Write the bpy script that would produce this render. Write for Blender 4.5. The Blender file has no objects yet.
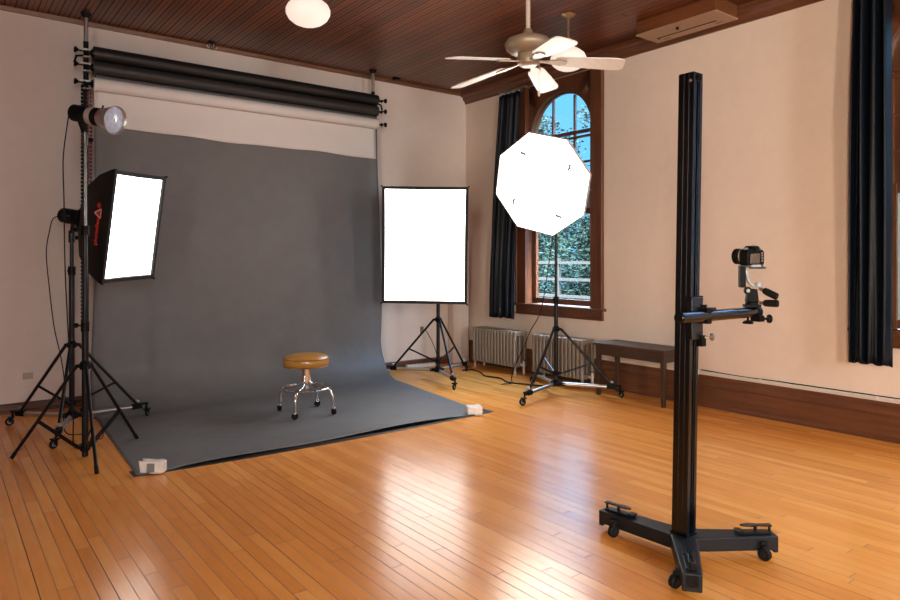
import bpy, math, random
from mathutils import Vector, Matrix
random.seed(7)
PI = math.pi
scene = bpy.context.scene
COL = scene.collection
Z = Vector((0, 0, 1))

# ------------------------------------------------------------------ materials
def nodes_of(m):
    m.use_nodes = True
    return m.node_tree.nodes, m.node_tree.links

def mat(name, col, rough=0.5, metal=0.0, var=0.06, scale=30.0, bump=0.0, spec=0.5, emit=None, coat=0.0, sheen=0.0, rvar=0.0):
    m = bpy.data.materials.new(name)
    n, l = nodes_of(m)
    b = n['Principled BSDF']
    tc = n.new('ShaderNodeTexCoord'); nz = n.new('ShaderNodeTexNoise')
    nz.inputs['Scale'].default_value = scale; nz.inputs['Detail'].default_value = 5
    l.new(tc.outputs['Object'], nz.inputs['Vector'])
    mx = n.new('ShaderNodeMix'); mx.data_type = 'RGBA'
    mx.inputs['A'].default_value = tuple(max(0, c * (1 - var * 2)) for c in col) + (1,)
    mx.inputs['B'].default_value = tuple(min(1, c * (1 + var * 2)) for c in col) + (1,)
    l.new(nz.outputs['Fac'], mx.inputs['Factor']); l.new(mx.outputs['Result'], b.inputs['Base Color'])
    b.inputs['Roughness'].default_value = rough; b.inputs['Metallic'].default_value = metal
    b.inputs['Specular IOR Level'].default_value = spec
    b.inputs['Coat Weight'].default_value = coat; b.inputs['Sheen Weight'].default_value = sheen
    if rvar:
        mr = n.new('ShaderNodeMapRange'); mr.inputs['To Min'].default_value = rough - rvar; mr.inputs['To Max'].default_value = rough + rvar
        l.new(nz.outputs['Fac'], mr.inputs['Value']); l.new(mr.outputs['Result'], b.inputs['Roughness'])
    if bump:
        bp = n.new('ShaderNodeBump'); bp.inputs['Strength'].default_value = bump; bp.inputs['Distance'].default_value = 0.01
        l.new(nz.outputs['Fac'], bp.inputs['Height']); l.new(bp.outputs['Normal'], b.inputs['Normal'])
    if emit:
        b.inputs['Emission Color'].default_value = tuple(emit[0]) + (1,); b.inputs['Emission Strength'].default_value = emit[1]
    return m

class NG:
    """tiny helper for math chains"""
    def __init__(s, m): s.n, s.l = nodes_of(m)
    def math(s, op, a, b=None, c=None):
        x = s.n.new('ShaderNodeMath'); x.operation = op
        for i, v in enumerate((a, b, c)):
            if v is None: continue
            if isinstance(v, (int, float)): x.inputs[i].default_value = v
            else: s.l.new(v, x.inputs[i])
        return x.outputs[0]
    def comb(s, x, y, z=0.0):
        c = s.n.new('ShaderNodeCombineXYZ')
        for i, v in enumerate((x, y, z)):
            if isinstance(v, (int, float)): c.inputs[i].default_value = v
            else: s.l.new(v, c.inputs[i])
        return c.outputs[0]
    def white(s, v):
        w = s.n.new('ShaderNodeTexWhiteNoise'); w.noise_dimensions = '3D'; s.l.new(v, w.inputs['Vector']); return w.outputs['Value']
    def noise(s, v, scale, detail=4, rough=0.55):
        w = s.n.new('ShaderNodeTexNoise'); w.inputs['Scale'].default_value = scale; w.inputs['Detail'].default_value = detail
        w.inputs['Roughness'].default_value = rough
        s.l.new(v, w.inputs['Vector']); return w.outputs['Fac']
    def ramp(s, f, stops):
        r = s.n.new('ShaderNodeValToRGB'); e = r.color_ramp.elements
        while len(e) < len(stops): e.new(0.5)
        for k, (p, c) in enumerate(stops): e[k].position = p; e[k].color = tuple(c) + (1,)
        s.l.new(f, r.inputs['Fac']); return r.outputs['Color']
    def mix(s, f, a, b, mode='MIX'):
        x = s.n.new('ShaderNodeMix'); x.data_type = 'RGBA'; x.blend_type = mode
        for k, v in (('Factor', f), ('A', a), ('B', b)):
            if isinstance(v, (int, float)): x.inputs[k].default_value = v
            elif isinstance(v, tuple): x.inputs[k].default_value = v + (1,)
            else: s.l.new(v, x.inputs[k])
        return x.outputs['Result']

def plank_mat(name, w, length, stops, groove, gap_w, rough, groove_rand=True, grain=(60, 2.5), bump=0.15, coat=0.0, bead=False, spec=0.5):
    """boards running along world Y, laid side by side along X"""
    m = bpy.data.materials.new(name); g = NG(m); b = g.n['Principled BSDF']
    tc = g.n.new('ShaderNodeTexCoord'); sp = g.n.new('ShaderNodeSeparateXYZ'); g.l.new(tc.outputs['Object'], sp.inputs[0])
    X, Y = sp.outputs[0], sp.outputs[1]
    xr = g.math('DIVIDE', X, w); row = g.math('FLOOR', xr); fx = g.math('FRACT', xr)
    rr = g.white(g.comb(row, 3.7, 1.3))
    yr = g.math('ADD', g.math('DIVIDE', Y, length), g.math('MULTIPLY', rr, 9.0))
    pl = g.math('FLOOR', yr); fy = g.math('FRACT', yr)
    tone = g.white(g.comb(row, pl, 0.5))
    gv = g.comb(g.math('ADD', g.math('MULTIPLY', X, grain[0]), g.math('MULTIPLY', tone, 40.0)), g.math('MULTIPLY', Y, grain[1]), g.math('MULTIPLY', tone, 13.0))
    gr = g.noise(gv, 1.0, 6, 0.6)
    big = g.noise(g.comb(g.math('MULTIPLY', X, 12.0), g.math('MULTIPLY', Y, 4.0), g.math('MULTIPLY', tone, 9.0)), 1.0, 4, 0.6)
    f = g.math('ADD', g.math('MULTIPLY', tone, 0.34), g.math('ADD', g.math('MULTIPLY', gr, 0.40), g.math('MULTIPLY', big, 0.40)))
    colr = g.ramp(f, stops)
    ex = g.math('MINIMUM', fx, g.math('SUBTRACT', 1.0, fx))
    gx = g.math('LESS_THAN', ex, gap_w / w)
    if bead:
        mid = g.math('LESS_THAN', g.math('ABSOLUTE', g.math('SUBTRACT', fx, 0.5)), gap_w / w * 0.7)
        gx = g.math('MAXIMUM', gx, g.math('MULTIPLY', mid, 0.65))
    ey = g.math('MINIMUM', fy, g.math('SUBTRACT', 1.0, fy))
    gy = g.math('LESS_THAN', ey, gap_w / length)
    if groove_rand:
        edge = g.math('FLOOR', g.math('ADD', xr, 0.5))
        s = g.noise(g.comb(g.math('MULTIPLY', edge, 7.31), g.math('MULTIPLY', Y, 0.6), 0.0), 1.0, 3)
        er = g.white(g.comb(edge, 9.1, 2.2))
        st = g.math('ADD', g.math('MULTIPLY', er, 0.75), g.math('MULTIPLY', s, 0.5))
        st = g.math('MINIMUM', st, 1.0)
        gx = g.math('MULTIPLY', gx, st); gy = g.math('MULTIPLY', gy, 0.75)
    gap = g.math('MAXIMUM', gx, gy)
    c2 = g.mix(gap, colr, groove)
    g.l.new(c2, b.inputs['Base Color'])
    b.inputs['Specular IOR Level'].default_value = spec
    rn = g.math('ADD', g.math('MULTIPLY', big, 0.14), rough - 0.07)
    rn = g.math('ADD', rn, g.math('MULTIPLY', gap, 0.3))
    g.l.new(rn, b.inputs['Roughness']); b.inputs['Coat Weight'].default_value = coat; b.inputs['Coat Roughness'].default_value = 0.2
    bp = g.n.new('ShaderNodeBump'); bp.inputs['Strength'].default_value = bump; bp.inputs['Distance'].default_value = 0.004
    tilt = g.math('MULTIPLY', g.math('MULTIPLY', fx, g.math('SUBTRACT', tone, 0.5)), 0.5)
    hgt = g.math('SUBTRACT', g.math('ADD', g.math('MULTIPLY', gr, 0.25), tilt), gap)
    g.l.new(hgt, bp.inputs['Height']); g.l.new(bp.outputs['Normal'], b.inputs['Normal'])
    return m

def wood_mat(name, dark, light, axis=1, scale=1.0, rough=0.45, coat=0.0):
    m = bpy.data.materials.new(name); g = NG(m); b = g.n['Principled BSDF']
    tc = g.n.new('ShaderNodeTexCoord'); mp = g.n.new('ShaderNodeMapping')
    sc = [40.0 * scale] * 3; sc[axis] = 2.2 * scale; mp.inputs['Scale'].default_value = sc
    g.l.new(tc.outputs['Object'], mp.inputs['Vector'])
    gr = g.noise(mp.outputs['Vector'], 1.0, 6, 0.65); big = g.noise(tc.outputs['Object'], 2.2, 4)
    f = g.math('ADD', g.math('MULTIPLY', gr, 0.65), g.math('MULTIPLY', big, 0.35))
    g.l.new(g.ramp(f, [(0.3, dark), (0.72, light)]), b.inputs['Base Color'])
    b.inputs['Roughness'].default_value = rough; b.inputs['Coat Weight'].default_value = coat; b.inputs['Coat Roughness'].default_value = 0.25
    bp = g.n.new('ShaderNodeBump'); bp.inputs['Strength'].default_value = 0.15; bp.inputs['Distance'].default_value = 0.003
    g.l.new(gr, bp.inputs['Height']); g.l.new(bp.outputs['Normal'], b.inputs['Normal'])
    return m

def emission_mat(name, col, strength, base=0.25):
    m = bpy.data.materials.new(name); n, l = nodes_of(m)
    b = n['Principled BSDF']; b.inputs['Base Color'].default_value = (base, base, base, 1); b.inputs['Roughness'].default_value = 0.7
    b.inputs['Emission Color'].default_value = tuple(col) + (1,); b.inputs['Emission Strength'].default_value = strength
    return m

def wall_mat(name, a, c):
    m = bpy.data.materials.new(name); g = NG(m); b = g.n['Principled BSDF']
    tc = g.n.new('ShaderNodeTexCoord'); o = tc.outputs['Object']
    n1 = g.noise(o, 1.3, 5, 0.6); n2 = g.noise(o, 9.0, 4); n3 = g.noise(o, 90.0, 3)
    f = g.math('ADD', g.math('MULTIPLY', n1, 0.6), g.math('MULTIPLY', n2, 0.4))
    g.l.new(g.ramp(f, [(0.3, a), (0.7, c)]), b.inputs['Base Color'])
    b.inputs['Roughness'].default_value = 0.6; b.inputs['Specular IOR Level'].default_value = 0.35
    h = g.math('ADD', g.math('MULTIPLY', n2, 0.8), g.math('MULTIPLY', n3, 0.2))
    bp = g.n.new('ShaderNodeBump'); bp.inputs['Strength'].default_value = 0.25; bp.inputs['Distance'].default_value = 0.012
    g.l.new(h, bp.inputs['Height']); g.l.new(bp.outputs['Normal'], b.inputs['Normal'])
    return m

def paper_mat(name, col, rough=0.75, wr=0.35, cv=0.05):
    m = bpy.data.materials.new(name); g = NG(m); b = g.n['Principled BSDF']
    tc = g.n.new('ShaderNodeTexCoord'); o = tc.outputs['Object']
    n1 = g.noise(o, 2.2, 3, 0.5); n2 = g.noise(o, 7.0, 4, 0.5)
    a = tuple(x * (1 - cv) for x in col); c = tuple(x * (1 + cv) for x in col)
    g.l.new(g.ramp(n2, [(0.35, a), (0.65, c)]), b.inputs['Base Color'])
    b.inputs['Roughness'].default_value = rough; b.inputs['Specular IOR Level'].default_value = 0.4
    bp = g.n.new('ShaderNodeBump'); bp.inputs['Strength'].default_value = wr; bp.inputs['Distance'].default_value = 0.05
    g.l.new(g.math('ADD', n1, g.math('MULTIPLY', n2, 0.25)), bp.inputs['Height']); g.l.new(bp.outputs['Normal'], b.inputs['Normal'])
    return m

def glass_mat(name, tint):
    m = bpy.data.materials.new(name); n, l = nodes_of(m)
    n.remove(n['Principled BSDF']); out = n['Material Output']
    t = n.new('ShaderNodeBsdfTransparent'); t.inputs['Color'].default_value = tint + (1,)
    gl = n.new('ShaderNodeBsdfGlossy'); gl.inputs['Roughness'].default_value = 0.02
    mx = n.new('ShaderNodeMixShader'); mx.inputs[0].default_value = 0.04; l.new(t.outputs[0], mx.inputs[1]); l.new(gl.outputs[0], mx.inputs[2])
    l.new(mx.outputs[0], out.inputs['Surface'])
    return m

M = {}
M['floor'] = plank_mat('maple_floor', 0.0625, 1.25, [(0.25, (0.60, 0.195, 0.028)), (0.55, (0.76, 0.275, 0.050)), (0.85, (0.86, 0.370, 0.085))],
                       (0.03, 0.008, 0.002), 0.0019, 0.22, coat=0.0, spec=0.40)
M['ceiling'] = plank_mat('beadboard_ceiling', 0.082, 14.0, [(0.25, (0.058, 0.0140, 0.0040)), (0.55, (0.128, 0.033, 0.0085)), (0.85, (0.215, 0.060, 0.016))],
                         (0.008, 0.003, 0.002), 0.0055, 0.33, groove_rand=False, grain=(50, 1.6), bump=0.12, coat=0.0, bead=True, spec=0.5)
M['wall'] = wall_mat('plaster_wall', (0.63, 0.505, 0.43), (0.69, 0.56, 0.48))
M['wall_white'] = wall_mat('white_painted_plaster', (0.60, 0.53, 0.48), (0.70, 0.62, 0.56))
M['trim_y'] = wood_mat('dark_stained_trim_y', (0.045, 0.014, 0.006), (0.15, 0.050, 0.019), 1, 0.7, 0.4, 0.2)
M['trim_x'] = wood_mat('dark_stained_trim_x', (0.045, 0.014, 0.006), (0.15, 0.050, 0.019), 0, 0.7, 0.4, 0.2)
M['trim_z'] = wood_mat('dark_stained_trim_z', (0.045, 0.014, 0.006), (0.15, 0.050, 0.019), 2, 0.7, 0.4, 0.2)
M['crown_x'] = wood_mat('crown_wood', (0.075, 0.026, 0.010), (0.19, 0.072, 0.028), 0, 0.7, 0.4, 0.2)
M['bench'] = wood_mat('bench_wood', (0.016, 0.007, 0.004), (0.055, 0.025, 0.013), 1, 1.0, 0.45, 0.0)
M['vent_wood'] = wood_mat('vent_box_wood', (0.07, 0.022, 0.007), (0.17, 0.056, 0.018), 1, 0.8, 0.4, 0.2)
M['vent_face'] = mat('painted_vent_face', (0.30, 0.19, 0.12), 0.5)
M['black'] = mat('satin_black_metal', (0.005, 0.005, 0.0055), 0.33, 0.0, spec=0.2)
M['blackmatte'] = mat('matte_black_plastic', (0.004, 0.004, 0.004), 0.5, spec=0.08)
M['black_anod'] = mat('black_anodised_aluminium', (0.050, 0.056, 0.066), 0.25, 1.0)
M['cast'] = mat('black_textured_casting', (0.010, 0.010, 0.012), 0.42, 0.0, spec=0.2, var=0.2, scale=220, bump=0.2)
M['cloth_black'] = mat('black_nylon', (0.004, 0.0035, 0.0035), 0.6, spec=0.25, scale=300, bump=0.1)
M['chrome'] = mat('chrome', (0.80, 0.78, 0.75), 0.10, 1.0, var=0.02)
M['alu'] = mat('brushed_aluminium', (0.62, 0.60, 0.58), 0.33, 1.0, var=0.05, scale=80)
M['steel'] = mat('steel_tube', (0.50, 0.46, 0.42), 0.3, 1.0, var=0.05)
M['worn_steel'] = mat('worn_satin_grey', (0.30, 0.32, 0.34), 0.4, 0.0, var=0.05)
M['dark_steel'] = mat('dark_steel_tube', (0.10, 0.095, 0.09), 0.25, 0.9, var=0.05)
M['rubber'] = mat('black_rubber', (0.007, 0.006, 0.006), 0.6, spec=0.12)
M['grey_plastic'] = mat('grey_plastic', (0.20, 0.18, 0.17), 0.5)
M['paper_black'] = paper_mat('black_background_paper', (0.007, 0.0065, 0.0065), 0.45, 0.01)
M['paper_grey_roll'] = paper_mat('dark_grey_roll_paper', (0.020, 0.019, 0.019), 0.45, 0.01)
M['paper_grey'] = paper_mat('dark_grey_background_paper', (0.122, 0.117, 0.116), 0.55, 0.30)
M['paper_white'] = paper_mat('white_background_paper', (0.66, 0.59, 0.55), 0.7, 0.02, 0.012)
M['amber'] = mat('amber_vinyl', (0.36, 0.165, 0.028), 0.33, var=0.08, scale=14, coat=0.15)
M['amber_dark'] = mat('brown_vinyl_piping', (0.16, 0.07, 0.02), 0.4)
M['radiator'] = mat('silver_radiator_paint', (0.30, 0.25, 0.21), 0.42, 0.45, var=0.08, scale=20)
M['rad_dark'] = mat('iron_valve', (0.20, 0.16, 0.13), 0.5, 0.5)
M['curtain'] = mat('navy_black_velvet', (0.0035, 0.0055, 0.010), 0.42, var=0.15, scale=60, sheen=0.0, spec=0.14, bump=0.05)
M['soft_left'] = emission_mat('softbox_diffuser_glow', (1.0, 0.95, 0.88), 5.5)
M['soft_mid'] = emission_mat('softbox_diffuser_glow_b', (1.0, 0.96, 0.92), 5.0)
M['octa_glow'] = emission_mat('octagon_diffuser_glow', (1.0, 0.93, 0.84), 13.0)
M['octa_shell'] = mat('silver_grey_fabric', (0.55, 0.54, 0.54), 0.6, scale=80)
M['tab_grey'] = mat('grey_tab', (0.28, 0.28, 0.30), 0.6)
M['globe'] = emission_mat('opal_glass_globe', (1.0, 0.80, 0.66), 0.62, 0.42)
M['brass'] = mat('aged_brass', (0.36, 0.24, 0.13), 0.35, 0.9)
M['fan_metal'] = mat('antique_beige_fan_metal', (0.30, 0.225, 0.155), 0.42, 0.35, var=0.12, scale=60)
M['fan_blade'] = mat('white_fan_blade', (0.74, 0.70, 0.66), 0.45)
M['fan_rod'] = mat('cream_fan_rod', (0.55, 0.46, 0.38), 0.4)
M['red_print'] = mat('red_print', (0.60, 0.035, 0.025), 0.6)
M['pink_print'] = mat('pale_red_print', (0.75, 0.30, 0.25), 0.6)
M['grey_print'] = mat('grey_print', (0.32, 0.26, 0.24), 0.5)
M['red_cord'] = mat('red_cord', (0.075, 0.007, 0.007), 0.5)
M['ivory'] = mat('ivory_plastic', (0.42, 0.32, 0.20), 0.4)
M['white_plastic'] = mat('white_plastic', (0.62, 0.58, 0.55), 0.4)
M['pale_tape'] = mat('white_tape', (0.75, 0.67, 0.60), 0.35, var=0.12, scale=25, bump=0.4)
M['lamp_glass'] = mat('flash_tube_glass', (0.34, 0.38, 0.50), 0.15, 0.0, emit=((0.75, 0.83, 1.0), 0.04), var=0.3, scale=40)
M['glass'] = glass_mat('window_glass', (0.93, 0.98, 1.0))
M['lcd'] = mat('camera_screen', (0.05, 0.035, 0.03), 0.12)
M['blind'] = mat('pale_roller_blind', (0.50, 0.52, 0.52), 0.7)
M['grass'] = mat('outdoor_grass', (0.0006, 0.0014, 0.0010), 0.9, spec=0.02, scale=8, var=0.3)
M['bark'] = mat('tree_bark', (0.002, 0.002, 0.002), 0.9, spec=0.02, scale=20, var=0.3)
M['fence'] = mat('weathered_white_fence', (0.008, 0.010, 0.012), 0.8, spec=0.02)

def leaf_mat(name, a, c):
    m = bpy.data.materials.new(name); g = NG(m); b = g.n['Principled BSDF']
    geo = g.n.new('ShaderNodeNewGeometry')
    g.l.new(g.ramp(geo.outputs['Random Per Island'], [(0.1, a), (0.9, c)]), b.inputs['Base Color'])
    b.inputs['Roughness'].default_value = 0.8; b.inputs['Specular IOR Level'].default_value = 0.02
    return m
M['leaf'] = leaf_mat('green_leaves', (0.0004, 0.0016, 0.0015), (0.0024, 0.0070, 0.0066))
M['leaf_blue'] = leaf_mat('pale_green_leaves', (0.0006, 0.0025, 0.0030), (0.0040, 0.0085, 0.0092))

# ------------------------------------------------------------------ mesh builder
def frame_of(d):
    d = Vector(d).normalized()
    a = Vector((0, 0, 1)) if abs(d.z) < 0.95 else Vector((1, 0, 0))
    x = a.cross(d).normalized(); y = d.cross(x).normalized()
    return x, y, d

def axes(o, x, y, z):
    m = Matrix.Identity(4)
    for i, v in enumerate((x, y, z)):
        for k in range(3): m[k][i] = v[k]
    for k in range(3): m[k][3] = o[k]
    return m

def look(o, d):
    x, y, z = frame_of(d); return axes(o, x, y, z)

class MB:
    def __init__(s): s.v = []; s.f = []
    def add(s, vs, fs, T=None):
        o = len(s.v)
        for p in vs:
            p = Vector(p); s.v.append(tuple(T @ p) if T is not None else tuple(p))
        s.f += [tuple(i + o for i in f) for f in fs]; return s
    def box(s, c, d, T=None, rz=0.0):
        hx, hy, hz = d[0] / 2, d[1] / 2, d[2] / 2
        R = Matrix.Rotation(rz, 3, 'Z')
        vs = [Vector(c) + R @ Vector((x * hx, y * hy, z * hz)) for z in (-1, 1) for y in (-1, 1) for x in (-1, 1)]
        return s.add(vs, [(0, 2, 3, 1), (4, 5, 7, 6), (0, 1, 5, 4), (2, 6, 7, 3), (0, 4, 6, 2), (1, 3, 7, 5)], T)
    def bar(s, a, b, w, h, up=None):
        """rectangular bar from a to b"""
        a, b = Vector(a), Vector(b); d = (b - a)
        x, y, z = frame_of(d)
        if up is not None:
            y = Vector(up); y = (y - z * y.dot(z)).normalized(); x = y.cross(z)
        T = axes((a + b) / 2, x, y, z)
        return s.box((0, 0, 0), (w, h, d.length), T)
    def tube(s, a, b, r, r2=None, n=12, cap=True):
        return s.path([a, b], [r, r if r2 is None else r2], n, cap)
    def path(s, pts, r, n=8, cap=True, closed=False):
        pts = [Vector(p) for p in pts]; k = len(pts)
        rs = r if isinstance(r, (list, tuple)) else [r] * k
        vs = []; fs = []; x = None
        for i, p in enumerate(pts):
            if closed: t = (pts[(i + 1) % k] - pts[i - 1])
            else: t = pts[min(i + 1, k - 1)] - pts[max(i - 1, 0)]
            t = t.normalized()
            if x is None: x, y, _ = frame_of(t)
            else:
                x = (x - t * x.dot(t)).normalized(); y = t.cross(x)
            for j in range(n):
                a = 2 * PI * j / n; vs.append(p + (x * math.cos(a) + y * math.sin(a)) * rs[i])
        m = k if closed else k - 1
        for i in range(m):
            for j in range(n):
                a = i * n + j; b = i * n + (j + 1) % n; c = ((i + 1) % k) * n
                fs.append((a, b, c + (j + 1) % n, c + j))
        if cap and not closed:
            fs.append(tuple(range(n - 1, -1, -1))); fs.append(tuple((k - 1) * n + j for j in range(n)))
        return s.add(vs, fs)
    def lathe(s, prof, T=None, n=24):
        vs = []; fs = []; k = len(prof)
        for r, z in prof:
            for j in range(n):
                a = 2 * PI * j / n; vs.append((r * math.cos(a), r * math.sin(a), z))
        for i in range(k - 1):
            for j in range(n):
                fs.append((i * n + j, i * n + (j + 1) % n, (i + 1) * n + (j + 1) % n, (i + 1) * n + j))
        if prof[0][0] > 1e-6: fs.append(tuple(range(n - 1, -1, -1)))
        if prof[-1][0] > 1e-6: fs.append(tuple((k - 1) * n + j for j in range(n)))
        return s.add(vs, fs, T)
    def prism(s, poly, z0, z1, T=None):
        n = len(poly)
        vs = [(x, y, z0) for x, y in poly] + [(x, y, z1) for x, y in poly]
        fs = [tuple(range(n - 1, -1, -1)), tuple(range(n, 2 * n))] + [(i, (i + 1) % n, n + (i + 1) % n, n + i) for i in range(n)]
        return s.add(vs, fs, T)
    def torus(s, R, r, T=None, n=36, k=8):
        pts = [Vector((R * math.cos(2 * PI * i / n), R * math.sin(2 * PI * i / n), 0)) for i in range(n)]
        if T is not None: pts = [T @ p for p in pts]
        return s.path(pts, r, k, closed=True)
    def build(s, name, material, parent=None, smooth=35, bevel=0.0, loc=None, segs=2):
        me = bpy.data.meshes.new(name); me.from_pydata(s.v, [], s.f); me.update()
        import bmesh
        bm = bmesh.new(); bm.from_mesh(me); bmesh.ops.remove_doubles(bm, verts=bm.verts, dist=1e-6)
        bmesh.ops.recalc_face_normals(bm, faces=bm.faces)
        for e in bm.edges:
            if len(e.link_faces) == 2: e.smooth = e.calc_face_angle(0) < math.radians(smooth)
        for f in bm.faces: f.smooth = True
        bm.to_mesh(me); bm.free()
        o = bpy.data.objects.new(name, me); COL.objects.link(o)
        if material is not None: me.materials.append(material)
        if parent is not None: o.parent = parent
        if loc is not None: o.location = loc
        if bevel:
            b = o.modifiers.new('bevel', 'BEVEL'); b.width = bevel; b.segments = segs; b.limit_method = 'ANGLE'; b.angle_limit = math.radians(40); b.harden_normals = True
        return o

def smoothpts(ctrl, n=8):
    P = [Vector(p) for p in ctrl]; P = [P[0] * 2 - P[1]] + P + [P[-1] * 2 - P[-2]]
    out = []
    for i in range(1, len(P) - 2):
        for k in range(n):
            t = k / n; a, b, c, d = P[i - 1:i + 3]
            out.append(0.5 * ((2 * b) + (c - a) * t + (2 * a - 5 * b + 4 * c - d) * t * t + (3 * b - a - 3 * c + d) * t ** 3))
    out.append(P[-2]); return out

def tag(o, label, cat, group=None, kind=None):
    if label: o['label'] = label
    if cat: o['category'] = cat
    if group: o['group'] = group
    if kind: o['kind'] = kind
    return o
def thing(name, label, cat, loc=(0, 0, 0), rz=0.0, group=None):
    o = bpy.data.objects.new(name, None); COL.objects.link(o); o.empty_display_size = 0.1
    o.location = loc; o.rotation_euler = (0, 0, rz)
    return tag(o, label, cat, group)
def plabel(o, t): o['label'] = t; return o
def struct(o, label=None, cat=None):
    o['kind'] = 'structure'
    if label: o['label'] = label
    if cat: o['category'] = cat
    return o
def cyl(a, b, r): return MB().tube(a, b, r)
def V2(a, r): return Vector((math.cos(math.radians(a)) * r, math.sin(math.radians(a)) * r, 0))

# ------------------------------------------------------------------ room shell
CEIL = 3.557
X0, Y0 = -8.4, -11.6        # far left wall and the wall behind the camera
WIN_R = [-1.67, -5.46, -7.60]   # window centres on the right wall
FILL_WIN_L = [-8.9]      # unseen left wall window, added to let in fill daylight
FILL_WIN_F = [-6.4, -2.2]            # unseen windows behind the camera, added as the main fill daylight
HW, ZB, ZT = 0.53, 0.80, 3.42   # half width and heights of the wall openings

struct(MB().box(((X0) / 2, Y0 / 2, -0.06), (-X0 + 0.6, -Y0 + 0.6, 0.12)).build('floor', M['floor']), 'polished maple strip floor of the studio', 'floor')
struct(MB().box(((X0) / 2, Y0 / 2, CEIL + 0.06), (-X0 + 0.6, -Y0 + 0.6, 0.12)).build('ceiling', M['ceiling']), 'dark varnished beadboard ceiling', 'ceiling')

def wall_x(name, x, sgn, centres, mname='wall'):
    """wall in the plane x, thickness to the outside"""
    b = MB(); t = 0.15; xc = x + sgn * t / 2; ys = sorted(centres); y = Y0 - 0.3
    for c in ys:
        b.box((xc, (y + c - HW) / 2, CEIL / 2), (t, c - HW - y, CEIL))
        b.box((xc, c, ZB / 2), (t, 2 * HW, ZB)); b.box((xc, c, (ZT + CEIL) / 2), (t, 2 * HW, CEIL - ZT)); y = c + HW
    b.box((xc, (y + 0.3) / 2, CEIL / 2), (t, 0.3 - y, CEIL))
    return struct(b.build(name, M[mname]))
def wall_y(name, y, sgn, centres, mname='wall'):
    b = MB(); t = 0.15; yc = y + sgn * t / 2; xs = sorted(centres); x = X0
    for c in xs:
        b.box(((x + c - HW) / 2, yc, CEIL / 2), (c - HW - x, t, CEIL))
        b.box((c, yc, ZB / 2), (2 * HW, t, ZB)); b.box((c, yc, (ZT + CEIL) / 2), (2 * HW, t, CEIL - ZT)); x = c + HW
    b.box((x / 2, yc, CEIL / 2), (-x, t, CEIL))
    return struct(b.build(name, M[mname]))
tag(wall_x('wall_right', 0, 1, WIN_R), 'beige plaster wall with the tall windows', 'wall')
tag(wall_x('wall_left', X0, -1, FILL_WIN_L), 'beige plaster wall on the left side of the room', 'wall')
tag(wall_y('wall_back', 0, 1, []), 'beige plaster wall behind the paper backdrop', 'wall')
tag(wall_y('wall_front', Y0, -1, FILL_WIN_F), 'beige plaster wall at the viewer end', 'wall')

# baseboards and crown
def moulding_y(name, x, sgn, y0, y1, prof, m):
    b = MB(); T = Matrix(((sgn, 0, 0, x), (0, 0, 1, 0), (0, 1, 0, 0), (0, 0, 0, 1)))
    b.prism(prof, y0, y1, T); return struct(b.build(name, M[m], smooth=25))
def moulding_x(name, y, sgn, x0, x1, prof, m):
    b = MB(); T = Matrix(((0, 0, 1, 0), (sgn, 0, 0, y), (0, 1, 0, 0), (0, 0, 0, 1)))
    b.prism(prof, x0, x1, T); return struct(b.build(name, M[m], smooth=25))
tallp = [(0, 0), (0.045, 0), (0.045, 0.018), (0.032, 0.035), (0.030, 0.175), (0.024, 0.182), (0.024, 0.19), (0.030, 0.197), (0.026, 0.245), (0.016, 0.262), (0.016, 0.275), (0.010, 0.285), (0, 0.285)]
lowp = [(0, 0), (0.03, 0), (0.03, 0.02), (0.018, 0.03), (0.018, 0.078), (0.010, 0.09), (0, 0.09)]
moulding_y('baseboard_right', 0, -1, Y0, 0, tallp, 'trim_y')
moulding_x('baseboard_back', 0, -1, X0, -0.30, lowp, 'trim_x')
moulding_y('baseboard_left', X0, 1, Y0, 0, lowp, 'trim_y')
moulding_x('baseboard_front', Y0, 1, X0, 0, lowp, 'trim_x')
bigc = [(0, 3.42), (0.018, 3.42), (0.022, 3.445), (0.05, 3.465), (0.062, 3.50), (0.095, 3.515), (0.10, 3.557), (0, 3.557)]
smallc = [(0, 3.516), (0.016, 3.516), (0.018, 3.54), (0.026, 3.557), (0, 3.557)]
moulding_y('trim_1', 0, -1, Y0, 0, bigc, 'trim_y')
moulding_x('trim_2', 0, -1, X0, -0.10, smallc, 'crown_x')
moulding_y('trim_3', X0, 1, Y0, 0, smallc, 'trim_y')
moulding_x('trim_4', Y0, 1, X0, 0, smallc, 'trim_x')
# boxed pipe chase in the corner
struct(MB().box((-0.17, -0.055, 0.80), (0.26, 0.11, 1.60)).build('trim_5', M['wall'], bevel=0.006), 'plastered pipe chase in the room corner', 'trim')

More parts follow.
